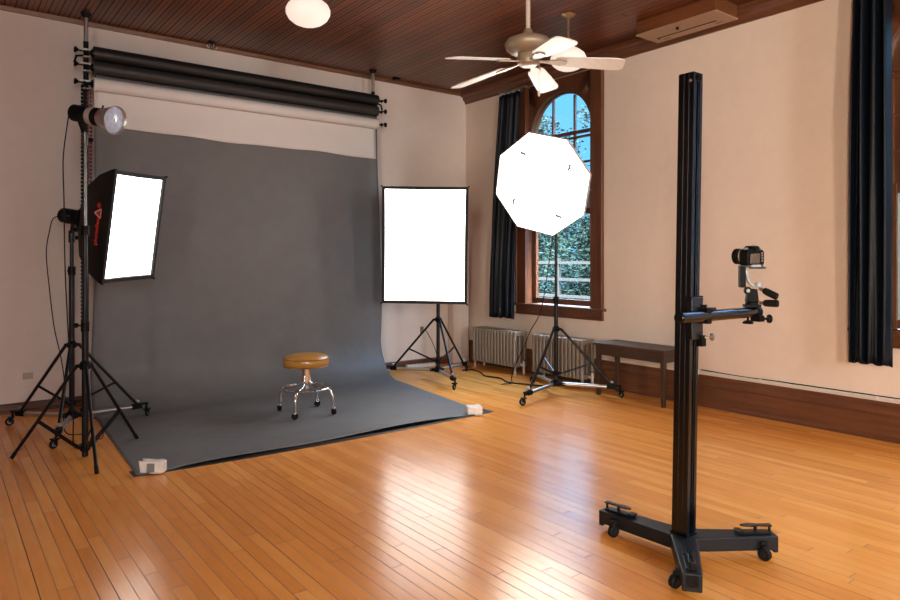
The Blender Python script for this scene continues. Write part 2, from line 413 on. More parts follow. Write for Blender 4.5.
# ------------------------------------------------------------------ windows
def window(n, T, detail=True, label=None):
    """local frame: u along the wall, v into the outside (0 = wall face), w up"""
    root = bpy.data.objects.new('window_%d' % n, None); COL.objects.link(root); root.matrix_world = T
    struct(root, label, 'window')
    b = MB()
    for s in (-1, 1):
        b.box((s * (0.50 + 0.0835), -0.015, (0.815 + 3.42) / 2), (0.167, 0.03, 3.42 - 0.815))
        b.box((s * (0.50 + 0.155), -0.021, (0.815 + 3.42) / 2), (0.024, 0.042, 3.42 - 0.815))
    struct(b.build('casing', M['trim_z'], root, bevel=0.004))
    b = MB()
    for s in (-1, 1): b.box((s * 0.515, 0.045, (0.81 + 3.42) / 2), (0.03, 0.09, 3.42 - 0.81))
    struct(b.build('jamb', M['trim_z'], root))
    b = MB()
    for s in (-1, 1): b.box((s * 0.515, 0.125, (0.81 + 3.42) / 2), (0.03, 0.07, 3.42 - 0.81))
    b.box((0, 0.125, 3.405), (1.0, 0.07, 0.03)); struct(b.build('outer_jamb', M['white_plastic'], root))
    # arch panel
    b = MB(); R = 0.465; N = 24; zc = 2.80; ztop = 3.42
    for v0, v1 in ((0.03, 0.075),):
        for i in range(N):
            a0, a1 = PI * i / N, PI * (i + 1) / N
            def outer(a):
                c, s = math.cos(a), math.sin(a)
                k = min(0.50 / abs(c) if abs(c) > 1e-6 else 9, (ztop - zc) / s if s > 1e-6 else 9)
                return (k * c, zc + k * s)
            p = [(R * math.cos(a0), zc + R * math.sin(a0)), outer(a0), outer(a1), (R * math.cos(a1), zc + R * math.sin(a1))]
            vs = [(u, v0, w) for u, w in p] + [(u, v1, w) for u, w in p]
            b.add(vs, [(0, 1, 2, 3), (7, 6, 5, 4), (0, 3, 7, 4), (1, 5, 6, 2)])
    # corner fillers of the rectangular panel
    for s in (-1, 1):
        a = math.atan2(ztop - zc, 0.5); lo = [i for i in range(N) if PI * i / N < a < PI * (i + 1) / N][0]
        def oc(aa):
            c, q = math.cos(aa), math.sin(aa); k = min(0.50 / abs(c), (ztop - zc) / max(q, 1e-6)); return (s * k * c, zc + k * q)
        p = [oc(PI * lo / N), (s * 0.5, ztop), oc(PI * (lo + 1) / N)]
        b.prism([(u, w) for u, w in p], 0.03, 0.075, Matrix(((1, 0, 0, 0), (0, 0, 1, 0), (0, 1, 0, 0), (0, 0, 0, 1))))
    struct(b.build('arch_panel', M['trim_z'], root, smooth=20))
    b = MB()
    pts = [(math.cos(PI * i / 32), math.sin(PI * i / 32)) for i in range(33)]
    for i in range(32):
        (c0, s0), (c1, s1) = pts[i], pts[i + 1]
        q = [(0.50 * c0, zc + 0.50 * s0), (0.50 * c1, zc + 0.50 * s1), (0.450 * c1, zc + 0.450 * s1), (0.450 * c0, zc + 0.450 * s0)]
        b.prism(q, 0.085, 0.125, Matrix(((1, 0, 0, 0), (0, 0, 1, 0), (0, 1, 0, 0), (0, 0, 0, 1))))
    def hbar(z0, z1, v=0.105, d=0.04): b.box((0, v, (z0 + z1) / 2), (1.0, d, z1 - z0))
    hbar(2.765, 2.80); hbar(2.715, 2.737); hbar(0.83, 0.895); hbar(1.86, 1.92)
    hbar(2.43, 2.452, 0.105, 0.03); hbar(2.15, 2.172, 0.105, 0.03)
    for s in (-1, 1): b.box((s * 0.468, 0.105, 1.81), (0.064, 0.04, 1.98))
    if n == 2: b.box((0.42, 0.118, 2.6), (0.16, 0.02, 1.5)); b.box((0.455, 0.085, 1.37), (0.09, 0.03, 1.10))
    for s in (-1, 1):
        b.box((s * 0.165, 0.105, (1.9 + zc + 0.41) / 2), (0.022, 0.03, zc + 0.41 - 1.9))
    struct(b.build('sash', M['trim_z'], root))
    b = MB()
    b.box((0, 0.108, 1.83), (0.98, 0.006, 1.94))
    b.prism([(0.465 * c, zc + 0.465 * s) for c, s in pts], 0.105, 0.111, Matrix(((1, 0, 0, 0), (0, 0, 1, 0), (0, 1, 0, 0), (0, 0, 0, 1))))
    struct(b.build('window_pane', M['glass'], root))
    b = MB(); b.box((0, 0.02, 0.812), (1.40, 0.15, 0.03)); struct(b.build('window_sill', M['trim_y'], root, bevel=0.005))
    b = MB(); b.box((0, -0.014, 0.755), (1.334, 0.028, 0.085)); b.box((0, -0.018, 0.706), (1.334, 0.036, 0.02)); struct(b.build('apron', M['trim_y'], root, bevel=0.004))
    b = MB(); b.box((0, 0.16, 0.80), (1.0, 0.12, 0.04)); struct(b.build('outer_sill', M['white_plastic'], root))
    return root
def frame_T(o, u, v): return axes(Vector(o), Vector(u), Vector(v), Z)
k = 0
for y in WIN_R:
    k += 1
    window(k, frame_T((0, y, 0), (0, 1, 0), (1, 0, 0)), label=['arched dark wood window behind the glowing octagonal softbox', 'dark wood window at the right edge beside the navy curtain', 'arched window further along the right wall'][k - 1])
for y in FILL_WIN_L:
    k += 1; window(k, frame_T((X0, y, 0), (0, -1, 0), (-1, 0, 0)), label='unseen arched window added to the left wall for fill daylight')
for x in FILL_WIN_F:
    k += 1; window(k, frame_T((x, Y0, 0), (-1, 0, 0), (0, -1, 0)), label='unseen arched window added behind the viewer for fill daylight')

# roller blind half way up the window by the octagon
r = thing('roller_blind', 'pale roller blind strip across the middle of the arched window', 'blind', (0.142, -1.67, 1.93))
MB().box((0, 0, 0.06), (0.008, 0.93, 0.20)).build('blind_cloth', M['blind'], r)
MB().box((0, 0, -0.045), (0.018, 0.93, 0.02)).build('hem_bar', M['white_plastic'], r, bevel=0.003)

r = thing('roller_blind', 'pale blind behind the lower pane at the right edge of the picture', 'blind', (0.142, -5.46, 0.90))
MB().box((0, 0, 0.50), (0.008, 0.93, 0.98)).build('blind_cloth', M['blind'], r)
MB().box((0, 0, 0.0), (0.018, 0.93, 0.02)).build('hem_bar', M['white_plastic'], r, bevel=0.003)

# ------------------------------------------------------------------ curtains
def curtain(name, label, x, top, bot, z0, z1, folds, seed, amp=0.035):
    rnd = random.Random(seed); nu, nv = 90, 40; vs = []; fs = []
    ph = [rnd.uniform(0, 6.28) for _ in range(6)]
    for j in range(nv + 1):
        t = j / nv; z = z0 + (z1 - z0) * t
        e = t ** 1.6
        for i in range(nu + 1):
            s = i / nu
            y = (bot[0] * (1 - e) + top[0] * e) * (1 - s) + (bot[1] * (1 - e) + top[1] * e) * s
            w = folds * 2 * PI
            wob = s + 0.02 * math.sin(3.1 * t + ph[0]) + 0.018 * math.sin(7 * s + ph[1] + 2 * t)
            d = amp * (0.75 + 0.35 * math.sin(2 * t + ph[2])) * math.sin(w * wob + ph[3]) + 0.4 * amp * math.sin(w * 1.73 * wob + ph[4] + 1.4 * t) * (1 - 0.6 * t)
            vs.append((x - d - 0.01 * math.sin(5 * t + ph[5]), y, z + (0.008 * math.sin(w * s + ph[4]) if j == 0 else 0)))
    for j in range(nv):
        for i in range(nu):
            a = j * (nu + 1) + i; fs.append((a, a + 1, a + nu + 2, a + nu + 1))
    b = MB(); b.add(vs, fs); return b
r = thing('curtain', 'navy black curtain left of the arched window behind the octagonal softbox', 'curtain', (0, 0, 0), group='navy black window curtains')
o = curtain('panel', '', -0.12, (-0.80, -1.17), (-0.60, -1.06), 0.635, 3.36, 4.5, 3).build('curtain_panel', M['curtain'], r, smooth=180)
sd = o.modifiers.new('solid', 'SOLIDIFY'); sd.thickness = 0.006; sd.offset = 0
for i in range(7): MB().torus(0.02, 0.003, look((-0.085, -0.82 - i * 0.055, 3.378), (0, 1, 0.0)), 14, 6).build('curtain_ring', M['steel'], r)
r = thing('curtain', 'long navy black curtain hanging at the right edge of the picture', 'curtain', (0, 0, 0), group='navy black window curtains')
o = curtain('panel', '', -0.125, (-4.85, -5.085), (-4.80, -5.085), 0.57, 3.40, 3.2, 11, 0.040).build('curtain_panel', M['curtain'], r, smooth=180)
sd = o.modifiers.new('solid', 'SOLIDIFY'); sd.thickness = 0.006; sd.offset = 0
for yc, ya, yb, lab in ((-1.67, -0.80, -1.25, 'silver curtain rod above the curtain by the arched window'), (-5.46, -4.78, -6.15, 'silver curtain rod of the window at the right edge')):
    r = thing('curtain_rod', lab, 'curtain rod', (-0.085, ya, 3.40), group='silver curtain rods')
    MB().tube((0, 0, 0), (0, yb - ya, 0), 0.008).build('rod', M['steel'], r)
    MB().lathe([(0.001, -0.02), (0.014, -0.01), (0.016, 0.0), (0.010, 0.012), (0.008, 0.02)], look((0, 0.015, 0), (0, -1, 0)), 14).build('finial', M['steel'], r)
    for yy in (-0.03, yb - ya + 0.03): MB().bar((0.085, yy, 0), (0, yy, 0), 0.012, 0.02).build('bracket', M['steel'], r)

# ------------------------------------------------------------------ ceiling things
def globe_lamp(name, label, x, y):
    r = thing(name, label, 'pendant lamp', (x, y, CEIL), group='opal globe pendant lamps')
    MB().lathe([(0.065, 0.0), (0.068, -0.008), (0.055, -0.022), (0.03, -0.03), (0.012, -0.042), (0.0, -0.045)], None, 24).build('ceiling_canopy', M['brass'], r)
    b = MB()
    for i in range(7):
        z = -0.05 - i * 0.026
        T = axes((0, 0, z), Vector((1, 0, 0)), Z, Vector((0, -1, 0))) if i % 2 else axes((0, 0, z), Vector((0, 1, 0)), Z, Vector((1, 0, 0)))
        pts = [T @ Vector((0.009 * math.cos(a), 0.017 * math.sin(a), 0)) for a in [2 * PI * q / 12 for q in range(12)]]
        b.path(pts, 0.0026, 6, closed=True)
    b.build('chain', M['brass'], r)
    MB().lathe([(0.008, -0.215), (0.02, -0.225), (0.03, -0.245), (0.062, -0.262), (0.066, -0.290), (0.058, -0.292)], None, 24).build('fitter', M['brass'], r)
    g = [(0.05, -0.285), (0.055, -0.300), (0.10, -0.325), (0.145, -0.362), (0.160, -0.395), (0.158, -0.425), (0.140, -0.458), (0.105, -0.487), (0.07, -0.502), (0.03, -0.509), (0.0, -0.511)]
    MB().lathe(g, None, 40).build('globe', M['globe'], r, smooth=60)
globe_lamp('pendant_lamp', 'cream globe ceiling lamp at the top edge above the backdrop', -3.49, -2.51)
globe_lamp('pendant_lamp', 'opal globe lamp on a short chain just behind the ceiling fan', -1.12, -2.86)
globe_lamp('pendant_lamp', 'added unseen opal globe lamp on a short chain behind the viewer on the left', -6.1, -9.2)  # this lamp and the next are out of view, added to brighten the room
globe_lamp('pendant_lamp', 'added unseen opal globe lamp on a short chain behind the viewer on the right', -2.2, -9.2)

FX, FY, FZ = -2.379, -3.645, 2.665
r = thing('ceiling_fan', 'white five blade ceiling fan with beige motor on a long rod', 'ceiling fan', (FX, FY, CEIL))
dz = FZ + 0.05 - CEIL
MB().lathe([(0.075, 0.0), (0.075, -0.03), (0.05, -0.06), (0.02, -0.075)], None, 24).build('ceiling_canopy', M['fan_metal'], r)
MB().tube((0, 0, -0.06), (0, 0, dz + 0.20), 0.016, n=16).build('down_rod', M['fan_rod'], r)
MB().lathe([(0.018, dz + 0.235), (0.030, dz + 0.225), (0.036, dz + 0.195), (0.045, dz + 0.182), (0.10, dz + 0.175), (0.145, dz + 0.156), (0.162, dz + 0.128), (0.154, dz + 0.095), (0.125, dz + 0.070), (0.08, dz + 0.058)], None, 36).build('motor_housing', M['fan_metal'], r, smooth=60)
MB().lathe([(0.070, dz + 0.062), (0.078, dz + 0.035), (0.072, dz - 0.012), (0.055, dz - 0.024), (0.0, dz - 0.026)], None, 28).build('switch_housing', M['fan_metal'], r)
for i in range(5):
    a = 3.0595 - i * 2 * PI / 5
    Rm = Matrix.Rotation(a, 4, 'Z'); P = Matrix.Rotation(math.radians(6.0), 4, 'Y') @ Matrix.Rotation(math.radians(-12), 4, 'X')
    T = Matrix.Translation((0, 0, dz + 0.018)) @ Matrix.Rotation(math.radians(-2.2), 4, Vector((0.608, 0.794, 0))) @ Rm @ P
    b = MB()
    poly = [(0.19, -0.045), (0.22, -0.060), (0.45, -0.074), (0.595, -0.080), (0.635, -0.074), (0.655, -0.052), (0.659, 0.0), (0.655, 0.052), (0.635, 0.074), (0.595, 0.080), (0.45, 0.074), (0.22, 0.060), (0.19, 0.045)]
    b.prism(poly, -0.004, 0.004, T); bl = b.build('blade', M['fan_blade'], r, smooth=30)
    b = MB(); poly = [(0.07, -0.016), (0.12, -0.012), (0.16, -0.028), (0.22, -0.036), (0.262, -0.020), (0.27, 0.0), (0.262, 0.020), (0.22, 0.036), (0.16, 0.028), (0.12, 0.012), (0.07, 0.016)]
    b.prism(poly, -0.012, -0.004, T); b.build('blade_iron', M['fan_metal'], r)
b = MB(); b.tube((0.066, -0.040, dz + 0.0), (0.066, -0.040, dz - 0.19), 0.0022, n=6)
o = b.build('pull_chain', M['fan_rod'], r)
MB().lathe([(0.002, 0.0), (0.008, -0.008), (0.010, -0.03), (0.006, -0.04), (0.0, -0.042)], Matrix.Translation((0.066, -0.040, dz - 0.19)), 12).build('pull_fob', M['fan_rod'], o)

r = thing('ceiling_vent_box', 'long shallow wooden vent box fixed under the ceiling by the right wall', 'vent box', (-0.29, -3.50, CEIL))
MB().box((0, 0, -0.058), (0.335, 0.80, 0.116)).build('box', M['vent_wood'], r, bevel=0.004)
b = MB(); b.box((0, 0, -0.122), (0.345, 0.815, 0.012)); b.build('face_plate', M['vent_face'], r, bevel=0.003)
b = MB(); b.box((0.045, 0.02, -0.1295), (0.012, 0.60, 0.003)); b.box((0.06, 0.32, -0.1295), (0.04, 0.012, 0.003)); b.build('slot', M['blackmatte'], r)
for yy in (0.26, -0.27): MB().box((0.115, yy, -0.130), (0.022, 0.07, 0.004)).build('hinge', M['rad_dark'], r)
b = MB(); b.lathe([(0.012, 0), (0.012, -0.008), (0.006, -0.02), (0, -0.022)], Matrix.Translation((-0.075, 0.03, -0.128)), 12); b.box((-0.075, 0.03, -0.145), (0.03, 0.008, 0.008)); b.build('latch', M['blackmatte'], r)

r = thing('ceiling_hook', 'small metal ceiling bracket above the middle of the paper rolls', 'hook', (-3.41, -0.12, CEIL))
b = MB(); b.box((0, 0, -0.008), (0.06, 0.03, 0.016)); b.build('plate', M['blackmatte'], r)
for s in (-1, 1): MB().path(smoothpts([(0.02 * s, 0, -0.01), (0.022 * s, 0, -0.05), (0.035 * s, -0.01, -0.065), (0.05 * s, -0.015, -0.045)], 5), 0.006, 8).build('hook', M['steel'], r)
r = thing('ceiling_hook', 'flat dark ceiling bracket right of the second backdrop pole', 'hook', (-1.19, -0.13, CEIL))
b = MB(); b.box((0, 0, -0.008), (0.10, 0.04, 0.016)); b.box((-0.03, 0, -0.022), (0.03, 0.03, 0.014)); b.build('plate', M['blackmatte'], r, bevel=0.003)

# ------------------------------------------------------------------ paper backdrop
PY = -0.25
def backdrop_pole(label, x, side):
    r = thing('backdrop_pole', label, 'backdrop pole', (x, PY, 0), group='floor to ceiling backdrop poles')
    MB().lathe([(0.045, 0.0), (0.045, 0.015), (0.028, 0.03), (0.024, 0.05)], None, 20).build('foot_pad', M['rubber'], r)
    MB().tube((0, 0, 0.03), (0, 0, 3.30), 0.022, n=18).build('lower_tube', M['black'], r)
    MB().tube((0, 0, 3.28), (0, 0, CEIL - 0.012), 0.018, n=18).build('upper_tube', M['steel'], r)
    MB().lathe([(0.019, CEIL - 0.045), (0.026, CEIL - 0.035), (0.042, CEIL - 0.016), (0.044, CEIL)], None, 20).build('ceiling_pad', M['rubber'], r)
    for z in (3.185, 3.060, 2.905):
        b = MB(); b.box((side * 0.012, -0.025, z + 0.03), (0.10, 0.085, 0.016)); b.box((0, -0.02, z - 0.03), (0.056, 0.08, 0.010)); b.box((-side * 0.024, -0.02, z), (0.010, 0.08, 0.06))
        br = b.build('bracket', M['alu'], r, bevel=0.002)
        b = MB(); b.bar((0, -0.05, z + 0.01), (0, -0.10, z), 0.014, 0.03)
        b.build('hook_arm', M['blackmatte'], br)
        b = MB(); T = look((side * (0.03 if side < 0 else 0.092), -0.03, z + 0.02), (side, 0, 0.08)); b.lathe([(0.007, 0), (0.007, 0.035), (0.011, 0.038), (0.026, 0.055), (0.028, 0.066), (0.015, 0.070), (0, 0.071)], T, 16)
        b.build('knob', M['blackmatte'], br)
    b = MB(); b.bar((side * 0.03, -0.03, 3.165), (side * 0.085, -0.04, 3.15), 0.016, 0.016); b.bar((side * 0.08, -0.04, 3.155), (side * 0.10, -0.045, 3.09), 0.014, 0.018); b.build('clamp_lever', M['blackmatte'], r, bevel=0.003)
    return r
backdrop_pole('black and silver pole standing left of the hanging paper, floor to ceiling', -4.567, -1)
backdrop_pole('black and silver pole at the right ends of the paper rolls, floor to ceiling', -1.59, 1)

RY = -0.35; XL, XR = -4.525, -1.600
def roll(label, name, z, rad, m, xr=XR):
    r = thing(name, label, 'paper roll', ((XL + XR) / 2, RY, z), group='background paper rolls')
    h = (XR - XL) / 2
    b = MB(); b.lathe([(0.028, -h), (rad, -h), (rad, h), (0.028, h)], look((0, 0, 0), (1, 0, 0)), 40); b.build('roll', M[m], r, smooth=50)
    b = MB(); b.tube((-h - 0.008, 0, 0), (h + 0.008, 0, 0), 0.02); b.build('core_bar', M['alu'], r)
    for s in (-1, 1):
        b = MB(); b.lathe([(0.034, 0), (0.034, 0.012), (0.016, 0.018), (0.010, 0.055), (0.016, 0.058), (0.020, 0.066), (0.012, 0.072), (0.0, 0.073)], look((s * (h + 0.003), 0, 0), (s, 0, 0)), 16); b.build('end_plug', M['blackmatte'], r)
    return r
roll('black paper roll, topmost of the three rolls below the ceiling', 'paper_roll', 3.180, 0.062, 'paper_black')
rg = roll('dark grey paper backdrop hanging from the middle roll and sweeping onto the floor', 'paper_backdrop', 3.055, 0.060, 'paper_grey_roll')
rw = roll('white paper roll, lowest of the three, with a short white sheet hanging', 'paper_roll', 2.908, 0.058, 'paper_white')

# sweep: hangs, bends and runs over the floor
def sheet(rowsfn, nu, nv):
    vs = []; fs = []
    for j in range(nv + 1):
        for i in range(nu + 1): vs.append(rowsfn(i / nu, j / nv))
    for j in range(nv):
        for i in range(nu):
            a = j * (nu + 1) + i; fs.append((a, a + 1, a + nu + 2, a + nu + 1))
    return vs, fs
o0 = Vector(rg.location)
RB = 0.42; SY = RY + 0.064          # bend radius and plane of the hanging sheet
L1 = 3.065 - RB; L2 = RB * PI / 2; L3 = 2.50 - (RB - SY)
def pathpt(d):
    if d < L1: return SY, 3.065 - d
    if d < L1 + L2:
        a = (d - L1) / RB; return SY - RB + RB * math.cos(a), RB - RB * math.sin(a) + 0.003
    return SY - RB - (d - L1 - L2), 0.003
def edge(d):
    # left and right edge of the sheet as it runs forward
    f = max(0, d - L1 * 0.75) / (L1 * 0.25 + L2 + L3)
    return -4.505 - 0.14 * f ** 1.0, -1.565 + 0.06 * min(1, max(0, (d - 0.6) / 1.8)) - 0.285 * max(0, (d - L1 - L2 * 0.4) / (L3 + 0.6 * L2)) ** 1.1
tot = L1 + L2 + L3
def fsw(s, t):
    d = t * tot; y, z = pathpt(d); l, rr = edge(d); x = l + (rr - l) * s
    if d < L1:
        wv = 0.010 * math.sin(x * 2.7 + d * 1.3) * math.sin(d * 1.9 + x) * min(1, d / 0.4)
        # right edge curls slightly
        y += wv * min(1, (L1 - d) / 0.5)
        y -= 0.030 * math.exp(-((1 - s) / 0.02) ** 2) * min(1, d / 1.0) * min(1, (L1 - d) / 0.4)
    elif d > L1 + L2:
        q = (d - L1 - L2) / L3
        z += 0.030 * max(0, q - 0.93) / 0.07 * (math.sin(PI * min(1, max(0, (s - 0.08) / 0.84))) ** 0.5 if 0.08 < s < 0.92 else 0) * (0.6 + 0.4 * math.sin(9 * s + 1))
        y += (0.10 * (s - 0.5) - 0.035) * 0.0
    return Vector((x, y, z)) - o0
vs, fs = sheet(fsw, 100, 110)
o = MB().add(vs, fs).build('paper_sweep', M['paper_grey'], rg, smooth=180)
sd = o.modifiers.new('solid', 'SOLIDIFY'); sd.thickness = 0.0016; sd.offset = 0
plabel(o, 'dark grey paper sheet hanging and sweeping forward over the floor')
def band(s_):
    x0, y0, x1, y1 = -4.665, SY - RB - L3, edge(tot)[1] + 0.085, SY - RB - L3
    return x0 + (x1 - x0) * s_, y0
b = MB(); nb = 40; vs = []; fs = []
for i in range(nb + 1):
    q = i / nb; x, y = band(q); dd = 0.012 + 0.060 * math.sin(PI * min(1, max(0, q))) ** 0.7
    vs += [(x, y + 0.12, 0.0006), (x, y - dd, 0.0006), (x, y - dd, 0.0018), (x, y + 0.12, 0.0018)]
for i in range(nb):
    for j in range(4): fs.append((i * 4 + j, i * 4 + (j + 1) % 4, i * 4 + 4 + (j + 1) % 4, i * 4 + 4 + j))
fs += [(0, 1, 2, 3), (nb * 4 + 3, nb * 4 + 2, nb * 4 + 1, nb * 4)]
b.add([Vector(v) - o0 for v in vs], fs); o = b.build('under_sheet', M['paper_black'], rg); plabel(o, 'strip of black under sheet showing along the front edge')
o1 = Vector(rw.location); WY = RY + 0.052
def fwh(s, t):
    x = XL + 0.012 + (XR + 0.012 - XL - 0.012) * s
    zb = 2.540 - 0.026 * s + 0.006 * math.sin(s * 11) + 0.004 * math.sin(s * 27)
    z = 2.905 + (zb - 2.905) * t
    y = WY - 0.012 * math.sin(PI * t * 0.5) - 0.018 * t * t * (0.4 + 0.6 * math.sin(6 * s) ** 2)
    return Vector((x, y, z)) - o1
vs, fs = sheet(fwh, 60, 10)
o = MB().add(vs, fs).build('hanging_sheet', M['paper_white'], rw, smooth=180)
sd = o.modifiers.new('solid', 'SOLIDIFY'); sd.thickness = 0.0014; sd.offset = 0

# loops of plastic roller chain beside the left pole
def chain(label, x, y, z0, z1, m, w):
    r = thing('roller_chain', label, 'chain', (x, y, z1), group='backdrop roller chains')
    b = MB(); n = int((z1 - z0) / 0.034)
    for s in (-1, 1):
        b.tube((s * w, 0, 0.0), (s * w, 0, z0 - z1), 0.0035, n=6)
        for i in range(n):
            z = -i * 0.034 - 0.02
            b.box((s * w, 0, z), (0.022, 0.014, 0.021))
    b.torus(w, 0.0045, axes((0, 0, 0), Vector((1, 0, 0)), Z, Vector((0, -1, 0))), 20, 6)
    b.build('chain', M[m], r)
    MB().lathe([(0.0, z0 - z1 - 0.075), (0.018, z0 - z1 - 0.073), (0.024, z0 - z1 - 0.06), (0.024, z0 - z1 + 0.0), (0.015, z0 - z1 + 0.012), (0, z0 - z1 + 0.013)], None, 16).build('chain_weight', M['white_plastic'], r)
chain('black plastic roller chain looped down left side of the left backdrop pole', -4.590, -0.305, 0.75, 2.905, 'blackmatte', 0.015)
chain('dark red plastic roller chain looped down in front of the left backdrop pole', -4.550, -0.300, 1.33, 2.85, 'red_cord', 0.013)

# blocks that hold the paper corners down
def weight(label, loc, rz, d, hole):
    r = thing('paper_weight', label, 'paper weight', loc, rz, group='white taped blocks on the paper corners')
    b = MB(); rnd = random.Random(int(d[0] * 1000))
    n = 7
    vs = []; fs = []
    import itertools
    b.box((0, 0, d[2] / 2), d)
    if hole:
        b = MB(); w = d[0]
        b.box((-w * 0.36, 0, d[2] / 2), (w * 0.28, d[1], d[2])); b.box((w * 0.30, 0, d[2] / 2), (w * 0.40, d[1], d[2] * 0.97)); b.box((0, 0, d[2] * 0.91), (w, d[1], d[2] * 0.18))
    o = b.build('block', M['pale_tape'], r, bevel=0.008, segs=3)
    if hole:
        c = MB().box((-0.035 * d[0], 0.004, d[2] * 0.42), (d[0] * 0.34, d[1] * 0.9, d[2] * 0.80)).build('grey_core', M['grey_plastic'], r, bevel=0.003)
    for args in (((d[0] * 0.2, -d[1] * 0.55, 0.004), (d[0] * 0.5, d[1] * 0.5, 0.003)), ((-d[0] * 0.35, -d[1] * 0.1, d[2] + 0.001), (d[0] * 0.16, d[1] * 1.02, 0.003)), ((d[0] * 0.28, 0, d[2] + 0.001), (d[0] * 0.2, d[1] * 1.02, 0.003))):
        MB().box(*args).build('tape_strip', M['pale_tape'], r)
weight('white tape wrapped block with grey middle on the front left paper corner', (-4.545, -2.495, 0.005), math.radians(-38), (0.15, 0.055, 0.072), True)
weight('white taped block on the front right paper corner', (-1.90, -2.475, 0.006), math.radians(-30), (0.13, 0.11, 0.065), False)

# ------------------------------------------------------------------ stool
SX, SYY = -3.057, -1.563
r = thing('rolling_stool', 'round stool with amber vinyl seat and chrome legs on casters', 'stool', (SX, SYY, 0.004))
MB().lathe([(0.0, 0.408), (0.17, 0.410), (0.190, 0.420), (0.198, 0.445), (0.197, 0.475), (0.190, 0.492), (0.170, 0.507), (0.12, 0.518), (0.06, 0.523), (0.0, 0.524)], None, 48).build('seat', M['amber'], r, smooth=70)
o = r.children[0]
b = MB(); b.torus(0.1955, 0.005, Matrix.Translation((0, 0, 0.484)), 48, 6); b.torus(0.192, 0.005, Matrix.Translation((0, 0, 0.417)), 48, 6); b.build('piping', M['amber_dark'], o)
b = MB(); b.lathe([(0.09, 0.395), (0.09, 0.408), (0.0, 0.408)], None, 24); b.tube((0, 0, 0.28), (0, 0, 0.40), 0.036, n=24); b.tube((0, 0, 0.215), (0, 0, 0.30), 0.026, n=20); b.build('post', M['chrome'], r)
MB().torus(0.205, 0.0105, Matrix.Translation((0, 0, 0.222)), 56, 10).build('foot_ring', M['chrome'], r)
for a in (126, -136, -51, 42):
    d = V2(a, 1)
    pts = smoothpts([d * 0.03 + Z * 0.330, d * 0.045 + Z * 0.265, d * 0.10 + Z * 0.232, d * 0.17 + Z * 0.222, d * 0.225 + Z * 0.202, d * 0.250 + Z * 0.155, d * 0.253 + Z * 0.075], 6)
    lg = MB().path(pts, 0.0125, 12).build('leg', M['chrome'], r, smooth=60)
    ax = Vector((-d.y, d.x, 0)); ca = (ax * 0.8 + d * 0.6).normalized()
    c = MB(); cc = d * 0.262 + Z * 0.030
    c.lathe([(0.008, -0.013), (0.024, -0.013), (0.028, -0.009), (0.028, 0.009), (0.024, 0.013), (0.008, 0.013)], look(cc, ca), 20)
    cast = c.build('caster', M['rubber'], r)
    c = MB(); c.lathe([(0.0, 0.036), (0.012, 0.034), (0.017, 0.026), (0.018, 0.020)], axes(cc, *frame_of(Vector((0, 0, 1)))), 18)
    c.tube(d * 0.253 + Z * 0.085, d * 0.256 + Z * 0.060, 0.008, n=10)
    c.build('hood', M['chrome'], cast)

# ------------------------------------------------------------------ stands
def caster(parent, p, out, R=0.032, w=0.016, m='rubber'):
    """small twin caster below p; out = trailing direction"""
    out = Vector(out).normalized(); ax = Vector((-out.y, out.x, 0))
    c = p + out * 0.02; c.z = R
    b = MB()
    for s in (-1, 1): b.add(*_fork(c, ax, s, R, w, p))
    b.tube(Vector((p.x, p.y, R * 1.9)), Vector((p.x, p.y, p.z)), 0.009, n=10)
    b.box((c.x * 0.5 + p.x * 0.5, c.y * 0.5 + p.y * 0.5, R * 2.05), (w * 3.0, w * 3.0, 0.010), rz=math.atan2(out.y, out.x))
    k = b.build('caster', M['blackmatte'], parent)
    MB().lathe([(0.006, -w / 2), (R * 0.85, -w / 2), (R, -w * 0.3), (R, w * 0.3), (R * 0.85, w / 2), (0.006, w / 2)], look(c, ax), 22).build('wheel', M[m], k)
    MB().lathe([(0.0, -w / 2 - 0.002), (R * 0.5, -w / 2 - 0.002), (R * 0.5, w / 2 + 0.002), (0.0, w / 2 + 0.002)], look(c, ax), 16).build('wheel_hub', M['grey_plastic'], k)
    return k
def _fork(c, ax, s, R, w, p):
    t = MB(); o = ax * s * (w * 0.5 + 0.006)
    t.bar(c + o - Z * 0.004, Vector((c.x * 0.4 + p.x * 0.6, c.y * 0.4 + p.y * 0.6, R * 2.0)) + o, 0.003, R * 0.7, up=None)
    return t.v, t.f

def knob(parent, p, d, m='blackmatte', L=0.05):
    b = MB(); b.lathe([(0.005, 0), (0.005, L * 0.5), (0.014, L * 0.52), (0.017, L * 0.7), (0.014, L), (0.0, L + 0.001)], look(p, d), 14)
    return b.build('knob', M[m], parent)

